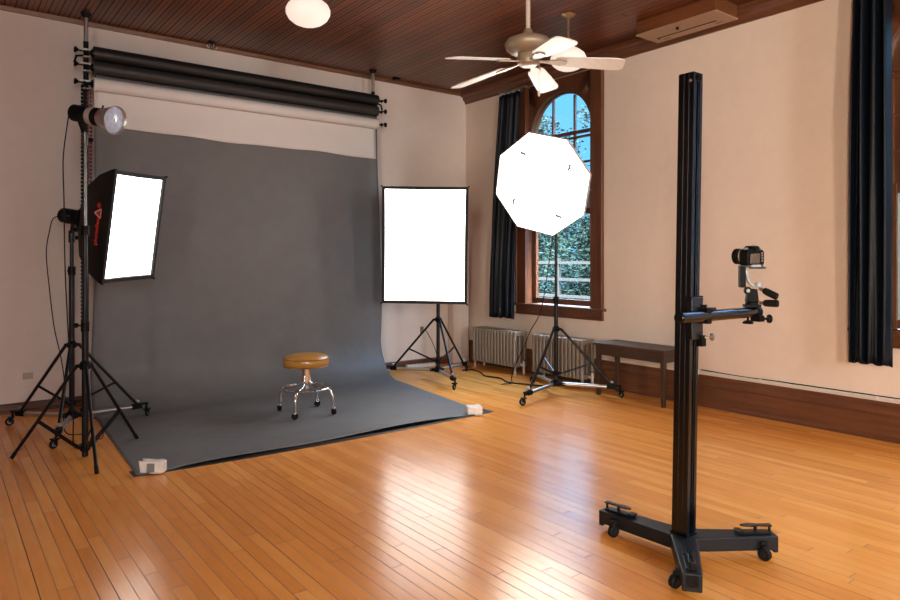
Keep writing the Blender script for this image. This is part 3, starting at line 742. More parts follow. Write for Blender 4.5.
def rolling_stand(label, loc, angs, radii, zcol, ztop, zmid, zjoint, thin=0.014):
    r = thing('light_stand', label, 'light stand', loc, group='black light stands on rolling bases')
    MB().tube((0, 0, 0.14), (0, 0, zmid), 0.0205, n=18).build('column', M['black'], r)
    MB().tube((0, 0, zmid - 0.02), (0, 0, ztop), thin, n=16).build('riser', M['black'], r)
    b = MB(); b.tube((0, 0, zmid - 0.045), (0, 0, zmid + 0.025), 0.027, n=18); b.build('riser_collar', M['blackmatte'], r)
    knob(r, Vector((0.02, 0, zmid - 0.01)), V2(150, 1))
    b = MB(); b.lathe([(0.03, zcol - 0.025), (0.036, zcol - 0.012), (0.036, zcol + 0.012), (0.028, zcol + 0.022), (0.022, zcol + 0.03)], None, 20)
    for a in angs: b.bar(V2(a, 0.025) + Z * zcol, V2(a, 0.062) + Z * (zcol - 0.005), 0.02, 0.024)
    b.build('leg_collar', M['blackmatte'], r)
    b = MB(); b.lathe([(0.03, 0.195), (0.036, 0.205), (0.036, 0.225), (0.028, 0.235)], None, 20)
    for a in angs: b.bar(V2(a, 0.02) + Z * 0.212, V2(a, 0.055) + Z * 0.214, 0.016, 0.018)
    b.build('brace_collar', M['blackmatte'], r)
    b = MB(); b.lathe([(0.04, 0.085), (0.052, 0.092), (0.052, 0.125), (0.036, 0.135), (0.024, 0.15)], None, 20)
    for a in angs: b.bar(V2(a, 0.03) + Z * 0.108, V2(a, 0.095) + Z * 0.106, 0.036, 0.034)
    b.build('hub', M['blackmatte'], r, bevel=0.003)
    for a, R in zip(angs, radii):
        d = V2(a, 1)
        MB().tube(d * 0.07 + Z * 0.107, d * (R - 0.10) + Z * 0.100, 0.0185, n=14).build('base_arm', M['alu'], r)
        tip = d * (R - 0.075) + Z * 0.105
        b = MB(); b.bar(d * (R - 0.125) + Z * 0.103, d * (R - 0.04) + Z * 0.103, 0.040, 0.042); b.bar(d * (R - 0.05) + Z * 0.118, d * (R + 0.012) + Z * 0.116, 0.030, 0.014)
        b.build('end_bracket', M['blackmatte'], r, bevel=0.004)
        knob(r, d * (R - 0.085) + Z * 0.122, (d * 0.4 + Z).normalized(), 'alu', 0.035)
        top = d * 0.055 + Z * (zcol - 0.005)
        leg = MB().tube(top, tip + Z * 0.01, 0.0125, n=12).build('leg', M['black'], r)
        mid = top.lerp(tip, 0.60)
        MB().bar(d * 0.05 + Z * 0.213, mid, 0.008, 0.018).build('brace', M['black'], r)
        sd_ = Vector((-d.y, d.x, 0)) * (0.7 if a > 0 else -0.7) + d * 0.7
        caster(r, d * R + Z * 0.112, sd_)
    return r
LS = (-4.777, -0.934, 0.0)
rolling_stand('black stand on rolling base carrying the softbox at the left', LS, (130, -108, 9), (0.565, 0.57, 0.585), 0.672, 1.58, 1.27, 0.3)
MS = (-1.14, -0.917, 0.0)
rolling_stand('black stand on rolling base under the softbox by the corner', MS, (125, -110, 20), (0.62, 0.62, 0.62), 0.675, 1.42, 0.95, 0.3)
OS = (-0.70, -2.31, 0.0)
rolling_stand('black stand on rolling base under the glowing octagon by the radiators', OS, (-163.5, -52, 66), (0.63, 0.62, 0.62), 0.655, 1.98, 0.955, 0.3)

# front tripod stand without wheels
FS = (-4.829, -1.854, 0.0)
r = thing('tripod_stand', 'tall black tripod stand without wheels in front at the far left', 'light stand', FS)
MB().tube((0, 0, 0.008), (0, 0, 0.90), 0.0205, n=18).build('column', M['black'], r)
MB().tube((0, 0, 0.88), (0, 0, 1.56), 0.0155, n=16).build('riser', M['black'], r)
MB().tube((0, 0, 1.54), (0, 0, 2.20), 0.0125, n=16).build('riser', M['dark_steel'], r); plabel(r.children[-1], 'steel upper riser tube')
for z in (0.90, 1.555):
    MB().tube((0, 0, z - 0.04), (0, 0, z + 0.025), 0.026, n=18).build('riser_collar', M['blackmatte'], r)
    knob(r, Vector((-0.02, 0.01, z)), V2(140, 1))
zc = 0.625; ang = (148, -91, 35.5); rad = (0.475, 0.462, 0.482)
b = MB(); b.lathe([(0.03, zc - 0.025), (0.036, zc - 0.012), (0.036, zc + 0.012), (0.026, zc + 0.03)], None, 20)
for a in ang: b.bar(V2(a, 0.025) + Z * zc, V2(a, 0.06) + Z * (zc - 0.004), 0.02, 0.024)
b.build('leg_collar', M['blackmatte'], r)
b = MB(); b.lathe([(0.028, 0.045), (0.034, 0.055), (0.034, 0.075), (0.026, 0.085)], None, 20)
for a in ang: b.bar(V2(a, 0.02) + Z * 0.065, V2(a, 0.05) + Z * 0.067, 0.016, 0.018)
b.build('brace_collar', M['blackmatte'], r)
for a, R in zip(ang, rad):
    d = V2(a, 1); top = d * 0.055 + Z * (zc - 0.004); tip = d * R + Z * 0.008
    lg = MB().tube(top, tip, 0.0115, n=12).build('leg', M['black'], r)
    MB().tube(tip.lerp(top, 0.06), tip - Z * 0.001 , 0.0135, n=12).build('rubber_tip', M['rubber'], lg)
    mid = top.lerp(tip, 0.60)
    for s in (-1, 1):
        q = Vector((-d.y, d.x, 0)) * 0.011 * s
        MB().bar(d * 0.045 + Z * 0.067 + q, mid + q, 0.004, 0.014).build('brace', M['black'], r)

# ------------------------------------------------------------------ softboxes, flash heads
def basis(yaw, pitch, roll):
    yaw, pitch, roll = map(math.radians, (yaw, pitch, roll))
    n = Vector((math.cos(yaw) * math.cos(pitch), math.sin(yaw) * math.cos(pitch), math.sin(pitch)))
    rr = Z.cross(n).normalized(); up = n.cross(rr)
    c, s = math.cos(roll), math.sin(roll)
    return n, rr * c + up * s, up * c - rr * s

def softbox(label, c, ori, w, h, depth, glow, logo=False, group=None):
    n, rr, up = basis(*ori)
    r = thing('softbox', label, 'softbox', c, group=group)
    r.matrix_world = axes(Vector(c), rr, up, n)      # local: x right, y up, z out of the face
    a, b_ = w / 2, h / 2; q = 0.10
    b = MB()
    F = [(-a, -b_), (a, -b_), (a, b_), (-a, b_)]; lvl = [(0.0, 1.0), (-0.03, 1.0), (-depth * 0.35, 0.86), (-depth * 0.7, 0.58), (-depth, None)]
    vs = []
    for z, k in lvl:
        for x, y in F:
            if k is None: vs.append((math.copysign(q * 0.8, x), math.copysign(q, y), z))
            else:
                kx = k + (1 - k) * (q * 0.8 / a) * 0.55; ky = k + (1 - k) * (q / b_) * 0.55
                vs.append((x * kx, y * ky, z))
    fs = []
    for i in range(4):
        for j in range(4): fs.append((i * 4 + j, i * 4 + (j + 1) % 4, i * 4 + 4 + (j + 1) % 4, i * 4 + 4 + j))
    fs.append((16, 17, 18, 19))
    inner = [(x * (1 - 0.027 / a), y * (1 - 0.027 / b_), 0.0) for x, y in F]; deep = [(x, y, -0.022) for x, y, _ in inner]
    vs += inner + deep
    for j in range(4):
        fs.append((j, 20 + j, 20 + (j + 1) % 4, (j + 1) % 4)); fs.append((20 + j, 24 + j, 24 + (j + 1) % 4, 20 + (j + 1) % 4))
    fs.append((24, 25, 26, 27))
    b.add(vs, fs); b.build('shell', M['cloth_black'], r, smooth=25)
    # diffuser cloth with softly bowed edges
    g = MB(); N = 14; vs = []; fs = []
    ia, ib = a - 0.029, b_ - 0.029
    for j in range(N + 1):
        for i in range(N + 1):
            s, t = i / N * 2 - 1, j / N * 2 - 1
            x = s * (ia - 0.004 * (1 - t * t)); y = t * (ib - 0.003 * (1 - s * s)); vs.append((x, y, -0.016 + 0.010 * (1 - s * s) * (1 - t * t)))
    for j in range(N):
        for i in range(N): k = j * (N + 1) + i; fs.append((k, k + 1, k + N + 2, k + N + 1))
    g.add(vs, fs); g.build('diffuser', M[glow], r, smooth=180); plabel(r.children[-1], 'glowing white diffuser cloth')
    for x, y in F:
        MB().tube((x * 0.985, y * 0.985, -0.03), (x * 1.012, y * 1.008, 0.008), 0.008, n=10).build('corner_cap', M['blackmatte'], r)
    MB().lathe([(0.10, -depth - 0.02), (0.105, -depth - 0.015), (0.105, -depth + 0.012), (0.07, -depth + 0.012)], None, 28).build('speed_ring', M['blackmatte'], r)
    if logo:
        # lettering on the side panel, running up the panel
        p0 = Vector((-a, -b_, -0.03)); p1 = Vector((-a, b_, -0.03)); kk = 0.86
        kx = kk + (1 - kk) * (q * 0.8 / a) * 0.55; ky = kk + (1 - kk) * (q / b_) * 0.55
        p2 = Vector((-a * kx, b_ * ky, -depth * 0.35)); p3 = Vector((-a * kx, -b_ * ky, -depth * 0.35))
        yv = Vector((0, 1, 0)); mid0 = (p0 + p1) / 2; mid1 = (p2 + p3) / 2; dv = (mid1 - mid0).normalized()
        nn = dv.cross(yv).normalized()
        if nn.x > 0: nn = -nn
        def put(txt, size, pos, back, name, m):
            cu = bpy.data.curves.new(name, 'FONT'); cu.body = txt; cu.size = size; cu.align_x = 'LEFT'; cu.align_y = 'CENTER'; cu.extrude = 0.0006; cu.offset = 0.001
            t = bpy.data.objects.new(name, cu); COL.objects.link(t)
            bpy.context.view_layer.update()
            me = bpy.data.meshes.new_from_object(t.evaluated_get(bpy.context.evaluated_depsgraph_get())); COL.objects.unlink(t); bpy.data.objects.remove(t)
            o = bpy.data.objects.new(name, me); COL.objects.link(o); me.materials.clear(); me.materials.append(M[m]); o.parent = r
            xa = yv; ya = nn.cross(xa).normalized()
            o.matrix_local = axes(mid0 + dv * back + yv * pos + nn * 0.0022, xa, ya, nn)
            return o
        put('photoflex', 0.052, -0.150, 0.085, 'lettering', 'red_print')
        put('\u00ae', 0.05, 0.125, 0.085, 'lettering', 'red_print')
        t = MB(); s = 0.043
        xa = yv; ya = nn.cross(xa).normalized(); T = axes(mid0 + dv * 0.085 + yv * 0.085 + nn * 0.0022, xa, ya, nn)
        tri = [Vector((-s * 0.9, 0.0, 0)), Vector((s * 0.35, s * 0.85, 0)), Vector((s * 0.35, -s * 0.85, 0))]
        tri = [Vector((0.0, s * 1.0, 0)), Vector((s * 0.8, -s * 0.55, 0)), Vector((-s * 0.8, -s * 0.55, 0))]
        for i in range(3): t.bar(T @ tri[i], T @ tri[(i + 1) % 3], 0.011, 0.0022, up=nn)
        t.build('triangle_mark', M['pink_print'], r)
        t = MB(); tri = [v * 0.38 - Vector((0, 0.003, 0)) for v in tri]
        t.prism([(v.x, v.y) for v in tri], 0, 0.0012, T); t.build('triangle_mark', M['red_print'], r)
    return r, n, rr, up

def flash_head(label, back, n, L=0.22, R=0.062, standpt=None, up=Z, group='studio flash heads'):
    """body behind a softbox: from 'back' running along -n"""
    r = thing('flash_head', label, 'flash head', back, group=group)
    x = up.cross(n).normalized(); y = n.cross(x)
    r.matrix_world = axes(Vector(back), x, y, n)
    MB().lathe([(0.0, -L), (R * 0.85, -L), (R, -L + 0.012), (R, -L * 0.35), (R * 1.05, -L * 0.3), (R * 1.05, -0.012), (R * 0.9, 0), (0, 0)], None, 28).build('body', M['blackmatte'], r, smooth=40)
    b = MB()
    for k in range(5): b.torus(R * 1.0, 0.003, Matrix.Translation((0, 0, -L * 0.42 - k * 0.016)), 28, 6)
    b.build('cooling_rib', M['black'], r)
    b = MB(); b.box((0, R * 1.0, -L * 0.55), (0.035, 0.006, L * 0.4)); b.box((0, 0.0, -L - 0.002), (R * 1.1, R * 0.8, 0.004)); b.build('control_panel', M['grey_plastic'], r, bevel=0.002)
    inv = r.matrix_world.inverted()
    if standpt is not None:
        s = inv @ Vector(standpt)
        b = MB(); b.bar(Vector((0, -R * 0.9, -L * 0.45)), s, 0.03, 0.022); b.build('tilt_bracket', M['black'], r, bevel=0.003)
        ax = inv.to_3x3() @ Vector((0, 0, 1))
        b = MB(); b.tube(s + ax * 0.02, s - ax * 0.075, 0.024, n=16); b.build('stand_socket', M['black'], r)
        knob(r, s - ax * 0.035 + Vector((0.02, 0, 0)), (1, 0, 0)); 
    return r

CL = (-4.412, -1.427, 1.597)
sb, n, rr, up = softbox('rectangular softbox at the left, tilted down, red lettering on its black side', CL, (-47.0, -9.2, 2.2), 0.626, 0.831, 0.43, 'soft_left', True, 'rectangular black softboxes')
bk = Vector(CL) - n * 0.45
LHEAD = flash_head('black flash head behind the softbox at the left', bk, n, 0.20, 0.058, (LS[0], LS[1], 1.56))
CM = (-1.546, -1.229, 1.497)
sb, n, rr, up = softbox('upright rectangular softbox facing the viewer beside the right backdrop edge', CM, (-129.8, -4.2, -0.8), 0.907, 1.236, 0.42, 'soft_mid', False, 'rectangular black softboxes')
bk = Vector(CM) - n * 0.44
flash_head('black flash head hidden behind the upright softbox near the corner', bk, n, 0.18, 0.058, (MS[0], MS[1], 1.40))

# octagon
k_ = 6.45 / 6.7
camxyz = Vector((-5.651, -7.028, 1.35))
CO = camxyz + (Vector((-0.861, -2.257, 2.093)) - camxyz) * k_
RO = 0.529 * k_
n, rr, up = basis(-161.1, -15.6, 6.9)
r = thing('octagonal_softbox', 'large glowing white octagonal softbox in front of the arched window', 'softbox', CO)
r.matrix_world = axes(CO, rr, up, n)
def ring(rad, z): return [(rad * math.cos(i * PI / 4), rad * math.sin(i * PI / 4), z) for i in range(8)]
b = MB(); rings = [ring(RO * 0.985, -0.028), ring(RO * 0.985, 0.0), ring(RO, 0.0), ring(RO, -0.035), ring(RO * 0.80, -0.13), ring(RO * 0.48, -0.22), ring(0.09, -0.27)]
vs = sum(rings, []); fs = []
for i in range(len(rings) - 1):
    for j in range(8): fs.append((i * 8 + j, i * 8 + (j + 1) % 8, i * 8 + 8 + (j + 1) % 8, i * 8 + 8 + j))
fs.append(tuple(range(8))); fs.append(tuple(range(len(vs) - 8, len(vs))))
b.add(vs, fs); b.build('shell', M['octa_shell'], r, smooth=20)
b = MB(); vs = [(0, 0, 0.004)]; fs = []; NR = 6
for i in range(1, NR + 1):
    t = i / NR; vs += [(x, y, 0.004 - 0.014 * t * t) for x, y, _ in ring(RO * 0.984 * t, 0)]
for j in range(8): fs.append((0, 1 + j, 1 + (j + 1) % 8))
for i in range(NR - 1):
    for j in range(8): a = 1 + i * 8; fs.append((a + j, a + (j + 1) % 8, a + 8 + (j + 1) % 8, a + 8 + j))
b.add(vs, fs); b.build('diffuser', M['octa_glow'], r, smooth=180); plabel(r.children[-1], 'glowing white diffuser cloth')
for a in (67.5 - 6, 67.5 - 6 + 90, 67.5 - 6 + 180, 67.5 - 6 + 270):
    p = V2(a + 45, RO * 0.66); T = axes(p + Z * 0.002, V2(a + 75, 1), V2(a + 165, 1), Z)
    t = MB(); t.box((0, 0, 0.002), (0.044, 0.026, 0.006), T); t.box((0.030, 0.008, 0.002), (0.028, 0.026, 0.007), T); t.build('tab', M['tab_grey'], r, bevel=0.001)
MB().lathe([(0.085, -0.29), (0.095, -0.285), (0.095, -0.262), (0.06, -0.262)], None, 28).build('speed_ring', M['blackmatte'], r)
bk = CO - n * 0.285
OHEAD = flash_head('black flash head behind the glowing octagonal softbox', bk, n, 0.20, 0.055, (OS[0], OS[1], 1.955))

# bare flash head with reflector on the front tripod
dz_ = Vector((0.589, -0.807, -0.21)).normalized()
HC = Vector((-4.782, -1.890, 2.328))
org = HC + dz_ * 0.03
r = BARE = thing('flash_head', 'bare flash head with silver reflector dish on top of the front tripod', 'flash head', org, group='studio flash heads')
x = Z.cross(dz_).normalized(); y = dz_.cross(x); r.matrix_world = axes(org, x, y, dz_)
MB().lathe([(0.0, -0.21), (0.045, -0.21), (0.058, -0.197), (0.058, -0.08), (0.062, -0.07), (0.062, 0.03), (0.055, 0.04), (0.0, 0.04)], None, 28).build('body', M['blackmatte'], r, smooth=40)
MB().lathe([(0.0635, -0.055), (0.0640, -0.048), (0.0640, -0.018), (0.0635, -0.012)], None, 28).build('marking_band', M['grey_print'], r)
MB().lathe([(0.060, 0.036), (0.060, 0.052), (0.064, 0.054), (0.092, 0.145), (0.098, 0.150), (0.099, 0.156), (0.096, 0.158), (0.090, 0.150), (0.058, 0.056)], None, 36).build('reflector_dish', M['alu'], r)
MB().lathe([(0.088, 0.142), (0.06, 0.146), (0.03, 0.150), (0.0, 0.152)], None, 30).build('lamp_glass', M['lamp_glass'], r)
MB().lathe([(0.0, 0.158), (0.010, 0.156), (0.014, 0.150), (0.014, 0.146)], None, 12).build('modelling_bulb', M['chrome'], r)
MB().tube((0.0, 0.060, 0.03), (0.0, 0.085, 0.035), 0.006, n=8).build('lock_button', M['blackmatte'], r)
inv = r.matrix_world.inverted(); s = inv @ Vector((FS[0], FS[1], 2.195)); ax = inv.to_3x3() @ Z
b = MB(); b.bar(Vector((0, -0.05, -0.14)), s, 0.028, 0.02); b.build('tilt_bracket', M['black'], r, bevel=0.003)
b = MB(); b.tube(s + ax * 0.02, s - ax * 0.07, 0.022, n=16); b.build('stand_socket', M['dark_steel'], r)
knob(r, s - ax * 0.02, (0.9, 0, 0.3))

# ------------------------------------------------------------------ camera stand
CX, CY = -2.930, -5.230
r = thing('camera_stand', 'heavy black rolling camera column on a three armed base at the right', 'camera stand', (CX, CY, 0))
b = MB()
angs3 = (96.0, -37.0, -142.0); lens3 = (0.432, 0.418, 0.412)
poly = []
for a, L, nx in zip((-142, -37, 96), (0.412, 0.418, 0.432), (-37, 96, 218)):
    d = V2(a, 1); t = Vector((-d.y, d.x, 0)); w0, w1 = 0.055, 0.040
    for k, s in ((L * 0.25, -w0), (L * 0.97, -w1), (L, -w1 * 0.8), (L, w1 * 0.8), (L * 0.97, w1), (L * 0.25, w0)):
        p = d * k + t * s; poly.append((p.x, p.y))
    m_ = math.radians((a + (nx if nx > a else nx + 360)) / 2)
    poly.append((0.068 * math.cos(m_), 0.068 * math.sin(m_)))
b.prism(poly, 0.036, 0.100); 
o = b.build('base', M['cast'], r, bevel=0.008, segs=3)
b = MB()
for a, L in zip(angs3, lens3):
    d = V2(a, 1); t = Vector((-d.y, d.x, 0))
    T = axes(Vector((0, 0, 0)), d, t, Z)
    MB().box((L - 0.012, 0, 0.062), (0.024, 0.078, 0.075), T).build('end_cap', M['cast'], o, bevel=0.006)
for a, L in zip(angs3, lens3):
    d = V2(a, 1); t = Vector((-d.y, d.x, 0)); T = axes(Vector((0, 0, 0)), d, t, Z)
    w = MB(); c = d * (L - (0.10 if a == 96.0 else 0.075)) + t * 0.060 * (1 if a == 96.0 else -1); c.z = 0.029; wa = (d - t * 0.25) if a == 96.0 else (d * 0.75 + t * 0.66)
    w.lathe([(0.008, -0.014), (0.024, -0.014), (0.029, -0.009), (0.029, 0.009), (0.024, 0.014), (0.008, 0.014)], look(c, wa), 24)
    w.tube(c, Vector((c.x, c.y, 0.07)), 0.010, n=10); w.bar(Vector((c.x, c.y, 0.072)), d * (L - 0.07) + Z * 0.072, 0.03, 0.018)
    k = w.build('caster', M['rubber'], r)
    MB().lathe([(0, -0.0155), (0.013, -0.0155), (0.013, 0.0155), (0, 0.0155)], look(c, wa), 16).build('wheel_hub', M['cast'], k)
    p = MB(); p.box((L - 0.10, 0, 0.105), (0.15, 0.044, 0.010), T); p.tube(T @ Vector((L - 0.09, 0, 0.10)), T @ Vector((L - 0.09, 0, 0.140)), 0.008, n=10)
    p.box((L - 0.165, 0, 0.112), (0.03, 0.05, 0.008), T)
    p.tube(T @ Vector((L - 0.025, 0, 0.10)), T @ Vector((L - 0.025, 0, 0.134)), 0.006, n=10)
    k = p.build('brake_plate', M['black'], r, bevel=0.002)
    p = MB(); pp = [(L - 0.018, -0.014), (L - 0.018, 0.014), (L - 0.08, 0.010), (L - 0.115, 0.018), (L - 0.15, 0.010), (L - 0.162, 0.0), (L - 0.15, -0.010), (L - 0.115, -0.018), (L - 0.08, -0.010)]
    p.prism([(x, y) for x, y in pp], 0.132, 0.140, T @ Matrix.Translation((0, 0, 0)) ); p.build('brake_pedal', M['black_anod'], k, bevel=0.002)
# column with grooves (slightly out of plumb, as it stands in the picture)
cr = Vector((0.794, -0.608, 0)); tilt = math.radians(0.9)
cw, cd = 0.070, 0.078
def groove_profile():
    g = 0.006; hx, hy = cw / 2, cd / 2; P = []
    P += [(-hx, -hy), (-0.016, -hy), (-0.016, -hy + 0.004), (-0.006, -hy + 0.004), (-0.006, -hy + 0.016), (0.006, -hy + 0.016), (0.006, -hy + 0.004), (0.016, -hy + 0.004), (0.016, -hy), (hx, -hy)]
    P += [(hx, hy), (0.006, hy), (0.006, hy - 0.016), (-0.006, hy - 0.016), (-0.006, hy), (-hx, hy)]
    P += [(-hx, 0.012), (-hx + 0.003, 0.010), (-hx + 0.003, 0.004), (-hx, 0.002), (-hx, -0.014), (-hx + 0.003, -0.016), (-hx + 0.003, -0.021), (-hx, -0.023)]
    return P
b = MB(); b.prism(groove_profile(), 0.0, 2.095); b.box((0, 0, 0.006), (0.080, 0.088, 0.012))
col = b.build('column', M['black_anod'], r, smooth=20)
axis = Vector((0.608, 0.794, 0))
col.matrix_local = Matrix.Translation((0, 0, 0.098)) @ Matrix.Rotation(tilt, 4, axis)
plabel(col, 'tall grooved black aluminium column')
b = MB(); b.box((0, 0, 2.0965), (cw * 0.97, cd * 0.97, 0.004)); b.build('top_plate', M['black_anod'], col)
MB().lathe([(0.007, 0), (0.007, 0.003), (0.004, 0.005), (0, 0.005)], look((-cw / 2, -0.022, 2.060), (-1, 0, 0)), 14).build('screw', M['steel'], col)
b = MB(); b.lathe([(0.012, -0.010), (0.012, 0.010)], look((0, -cd / 2 + 0.002, 2.075), (1, 0, 0)), 18); b.build('pulley', M['blackmatte'], col)
# carriage that grips the column, boom through it
zb = 1.095; by = -5.300 - CY
b = MB(); b.box((0.012, -cd / 2 - 0.013, zb - 0.01), (0.088, 0.024, 0.19)); b.box((0.048, 0.0, zb - 0.01), (0.016, 0.10, 0.19))
car = b.build('carriage', M['black_anod'], r, bevel=0.003)
b = MB(); b.box((0.062, by + 0.012, zb), (0.034, 0.072, 0.072)); b.box((0.035, by + 0.025, zb + 0.075), (0.060, 0.03, 0.03)); b.build('boom_clamp', M['blackmatte'], car, bevel=0.004)
b = MB(); b.box((0.085, by - 0.005, zb + 0.030), (0.075, 0.03, 0.012)); b.lathe([(0.006, 0), (0.010, 0.008), (0.010, 0.014), (0, 0.015)], Matrix.Translation((0.06, by, zb + 0.036)), 12); b.build('clamp_lever', M['black'], car, bevel=0.002)
b = MB(); b.box((0.055, by + 0.02, zb - 0.115), (0.035, 0.04, 0.05)); b.build('lock_block', M['blackmatte'], car, bevel=0.003)
b = MB(); b.lathe([(0.006, 0), (0.006, 0.018), (0.016, 0.022), (0.018, 0.034), (0.010, 0.040), (0, 0.041)], look((0.060, by + 0.0, zb - 0.098), (0.5, -0.85, 0.1)), 14); b.build('lock_knob', M['steel'], car)
b = MB(); b.lathe([(0.0, -0.003), (0.019, -0.003), (0.022, 0.0), (0.0265, 0.0), (0.0255, 0.628), (0.022, 0.630), (0, 0.630)], look((-0.138, by, zb), (1, 0, -0.006)), 32); boom = b.build('boom', M['black_anod'], r, smooth=30); plabel(boom, 'round horizontal boom tube')
b = MB(); b.lathe([(0.028, 0.0), (0.030, 0.004), (0.030, 0.036), (0.028, 0.04)], look((0.485, by, zb - 0.004), (1, 0, 0)), 28); b.box((0.50, by - 0.012, zb - 0.035), (0.045, 0.05, 0.03)); b.build('end_clamp', M['blackmatte'], r, bevel=0.002)
b = MB(); b.lathe([(0.006, 0), (0.006, 0.02), (0.020, 0.024), (0.022, 0.036), (0.016, 0.042), (0, 0.043)], look((0.515, by - 0.03, zb - 0.036), (0.75, -0.65, 0)), 12); b.build('end_knob', M['blackmatte'], r)
b = MB(); b.tube((0.432, by, zb - 0.02), (0.432, by, zb - 0.045), 0.006, n=10); b.lathe([(0.0, -0.060), (0.024, -0.058), (0.026, -0.052), (0.020, -0.046), (0.008, -0.040)], Matrix.Translation((0.432, by, zb)), 18); b.build('mount_screw_knob', M['blackmatte'], r)

# geared head on the boom
GX, GY = -2.462, -5.300
lens_dir = Vector((math.cos(math.radians(77)), math.sin(math.radians(77)), 0))
side = Vector((lens_dir.y, -lens_dir.x, 0))     # right hand side of the photographer
z0 = zb + 0.0235
r = thing('camera_mount', 'black and chrome geared head with two handles on the boom end', 'camera mount', (GX, GY, z0))
sd0 = Vector((math.cos(math.radians(-48)), math.sin(math.radians(-48)), 0)); r.matrix_world = axes((GX, GY, z0), sd0, Z.cross(sd0), Z * 1.14)
b = MB(); b.box((0, 0, 0.004), (0.075, 0.05, 0.012)); b.lathe([(0.030, 0.008), (0.030, 0.018), (0.024, 0.022)], None, 20); b.build('base_plate', M['blackmatte'], r, bevel=0.002)
b = MB(); b.prism([(-0.030, 0.020), (0.030, 0.020), (0.022, 0.075), (-0.014, 0.080), (-0.024, 0.060)], -0.020, 0.020, Matrix(((1, 0, 0, 0), (0, 0, 1, 0), (0, 1, 0, 0), (0, 0, 0, 1)))); b.build('pan_body', M['blackmatte'], r, bevel=0.004)
b = MB(); b.lathe([(0.0, -0.006), (0.017, -0.006), (0.017, 0.014), (0.0, 0.014)], look((-0.026, -0.026, 0.070), (0, -1, 0)), 18); b.build('tilt_gear', M['blackmatte'], r)
b = MB(); b.lathe([(0.0, 0), (0.008, 0), (0.008, 0.003), (0, 0.003)], look((-0.026, -0.040, 0.070), (0, -1, 0)), 12); b.build('gear_cap', M['worn_steel'], r)
pts = smoothpts([(0.035, 0.0, 0.088), (0.010, 0.0, 0.090), (-0.012, 0.0, 0.105), (-0.022, 0.0, 0.130), (-0.026, 0.0, 0.158)], 6)
b = MB()
for i in range(len(pts) - 1): b.bar(pts[i], pts[i + 1] + (pts[i + 1] - pts[i]) * 0.2, 0.030, 0.013, up=(0, 1, 0)) if False else b.bar(pts[i], pts[i + 1] + (pts[i + 1] - pts[i]) * 0.2, 0.010, 0.030, up=(0, 1, 0))
b.lathe([(0.0, -0.010), (0.018, -0.010), (0.020, 0.0), (0.016, 0.012), (0.0, 0.013)], Matrix.Translation((0.028, -0.008, 0.094)), 16)
b.build('tilt_arc', M['worn_steel'], r)
b = MB(); b.box((-0.045, 0.0, 0.130), (0.026, 0.050, 0.095)); b.build('side_plate', M['blackmatte'], r, bevel=0.003)
b = MB(); b.box((-0.004, 0, 0.174), (0.105, 0.050, 0.010)); b.box((0.020, -0.022, 0.168), (0.075, 0.024, 0.010)); b.build('camera_plate', M['black'], r, bevel=0.002)
b = MB(); b.box((0.012, -0.026, 0.176), (0.045, 0.014, 0.010)); b.build('release_catch', M['worn_steel'], r, bevel=0.002)
for z, dx, dzz in ((0.080, 0.080, -0.034), (0.018, 0.085, 0.0)):
    a = Vector((0.030, -0.022, z)); e = a + Vector((dx * 0.85, -0.045, dzz)); d_ = (e - a)
    b = MB(); b.tube(a, a + d_ * 0.25, 0.007, n=10); o = b.build('handle', M['steel'], r)
    b = MB(); b.lathe([(0.010, 0), (0.014, 0.006), (0.0155, 0.02), (0.0155, d_.length * 0.75), (0.012, d_.length * 0.80), (0, d_.length * 0.81)], look(a + d_ * 0.22, d_), 16); b.build('handle_grip', M['rubber'], o)

# the camera
CZ = z0 + 0.2045
r = thing('camera', 'black single lens reflex camera on the geared head facing the backdrop', 'camera', (GX, GY, CZ))
r.matrix_world = axes((GX, GY, CZ), side * 0.95, lens_dir, Z * 1.12)
b = MB(); b.prism([(-0.060, 0.0), (0.058, 0.0), (0.060, 0.012), (0.060, 0.056), (0.052, 0.066), (0.028, 0.070), (0.022, 0.084), (-0.020, 0.084), (-0.028, 0.070), (-0.050, 0.068), (-0.060, 0.058)], -0.026, 0.028, Matrix(((1, 0, 0, 0), (0, 0, 1, 0), (0, 1, 0, 0), (0, 0, 0, 1)))); b.build('body', M['blackmatte'], r, bevel=0.006, segs=3)
b = MB(); b.box((0.047, 0.036, 0.030), (0.026, 0.030, 0.058)); b.build('hand_grip', M['rubber'], r, bevel=0.009, segs=3)
b = MB(); b.lathe([(0.0335, 0.0), (0.0335, 0.016), (0.032, 0.020), (0.034, 0.022), (0.034, 0.038), (0.032, 0.041), (0.035, 0.044), (0.035, 0.062), (0.031, 0.066), (0.029, 0.062), (0.026, 0.056), (0.0, 0.054)], look((-0.006, 0.028, 0.038), (0, 1, 0)), 32); ln = b.build('lens', M['blackmatte'], r)
b = MB(); b.lathe([(0.0342, 0.0), (0.0350, 0.001), (0.0350, 0.005), (0.0342, 0.006)], look((-0.006, 0.044, 0.038), (0, 1, 0)), 32); b.build('lens_ring', M['alu'], ln)
b = MB(); b.box((-0.010, -0.0275, 0.028), (0.066, 0.006, 0.046)); b.build('rear_screen', M['lcd'], r, bevel=0.002)
b = MB(); b.box((0.0, -0.030, 0.070), (0.030, 0.012, 0.018)); b.build('viewfinder', M['rubber'], r, bevel=0.003)
b = MB(); b.box((0.0, 0.0, 0.0865), (0.022, 0.020, 0.004)); b.build('hot_shoe', M['alu'], r)
for px, py, rr_, m in ((0.042, -0.006, 0.011, 'grey_plastic'), (-0.042, 0.0, 0.011, 'grey_plastic')):
    b = MB(); b.lathe([(rr_, 0.0), (rr_, 0.008), (rr_ * 0.85, 0.010), (0, 0.0105)], Matrix.Translation((px, py, 0.066)), 18); b.build('dial', M[m], r)
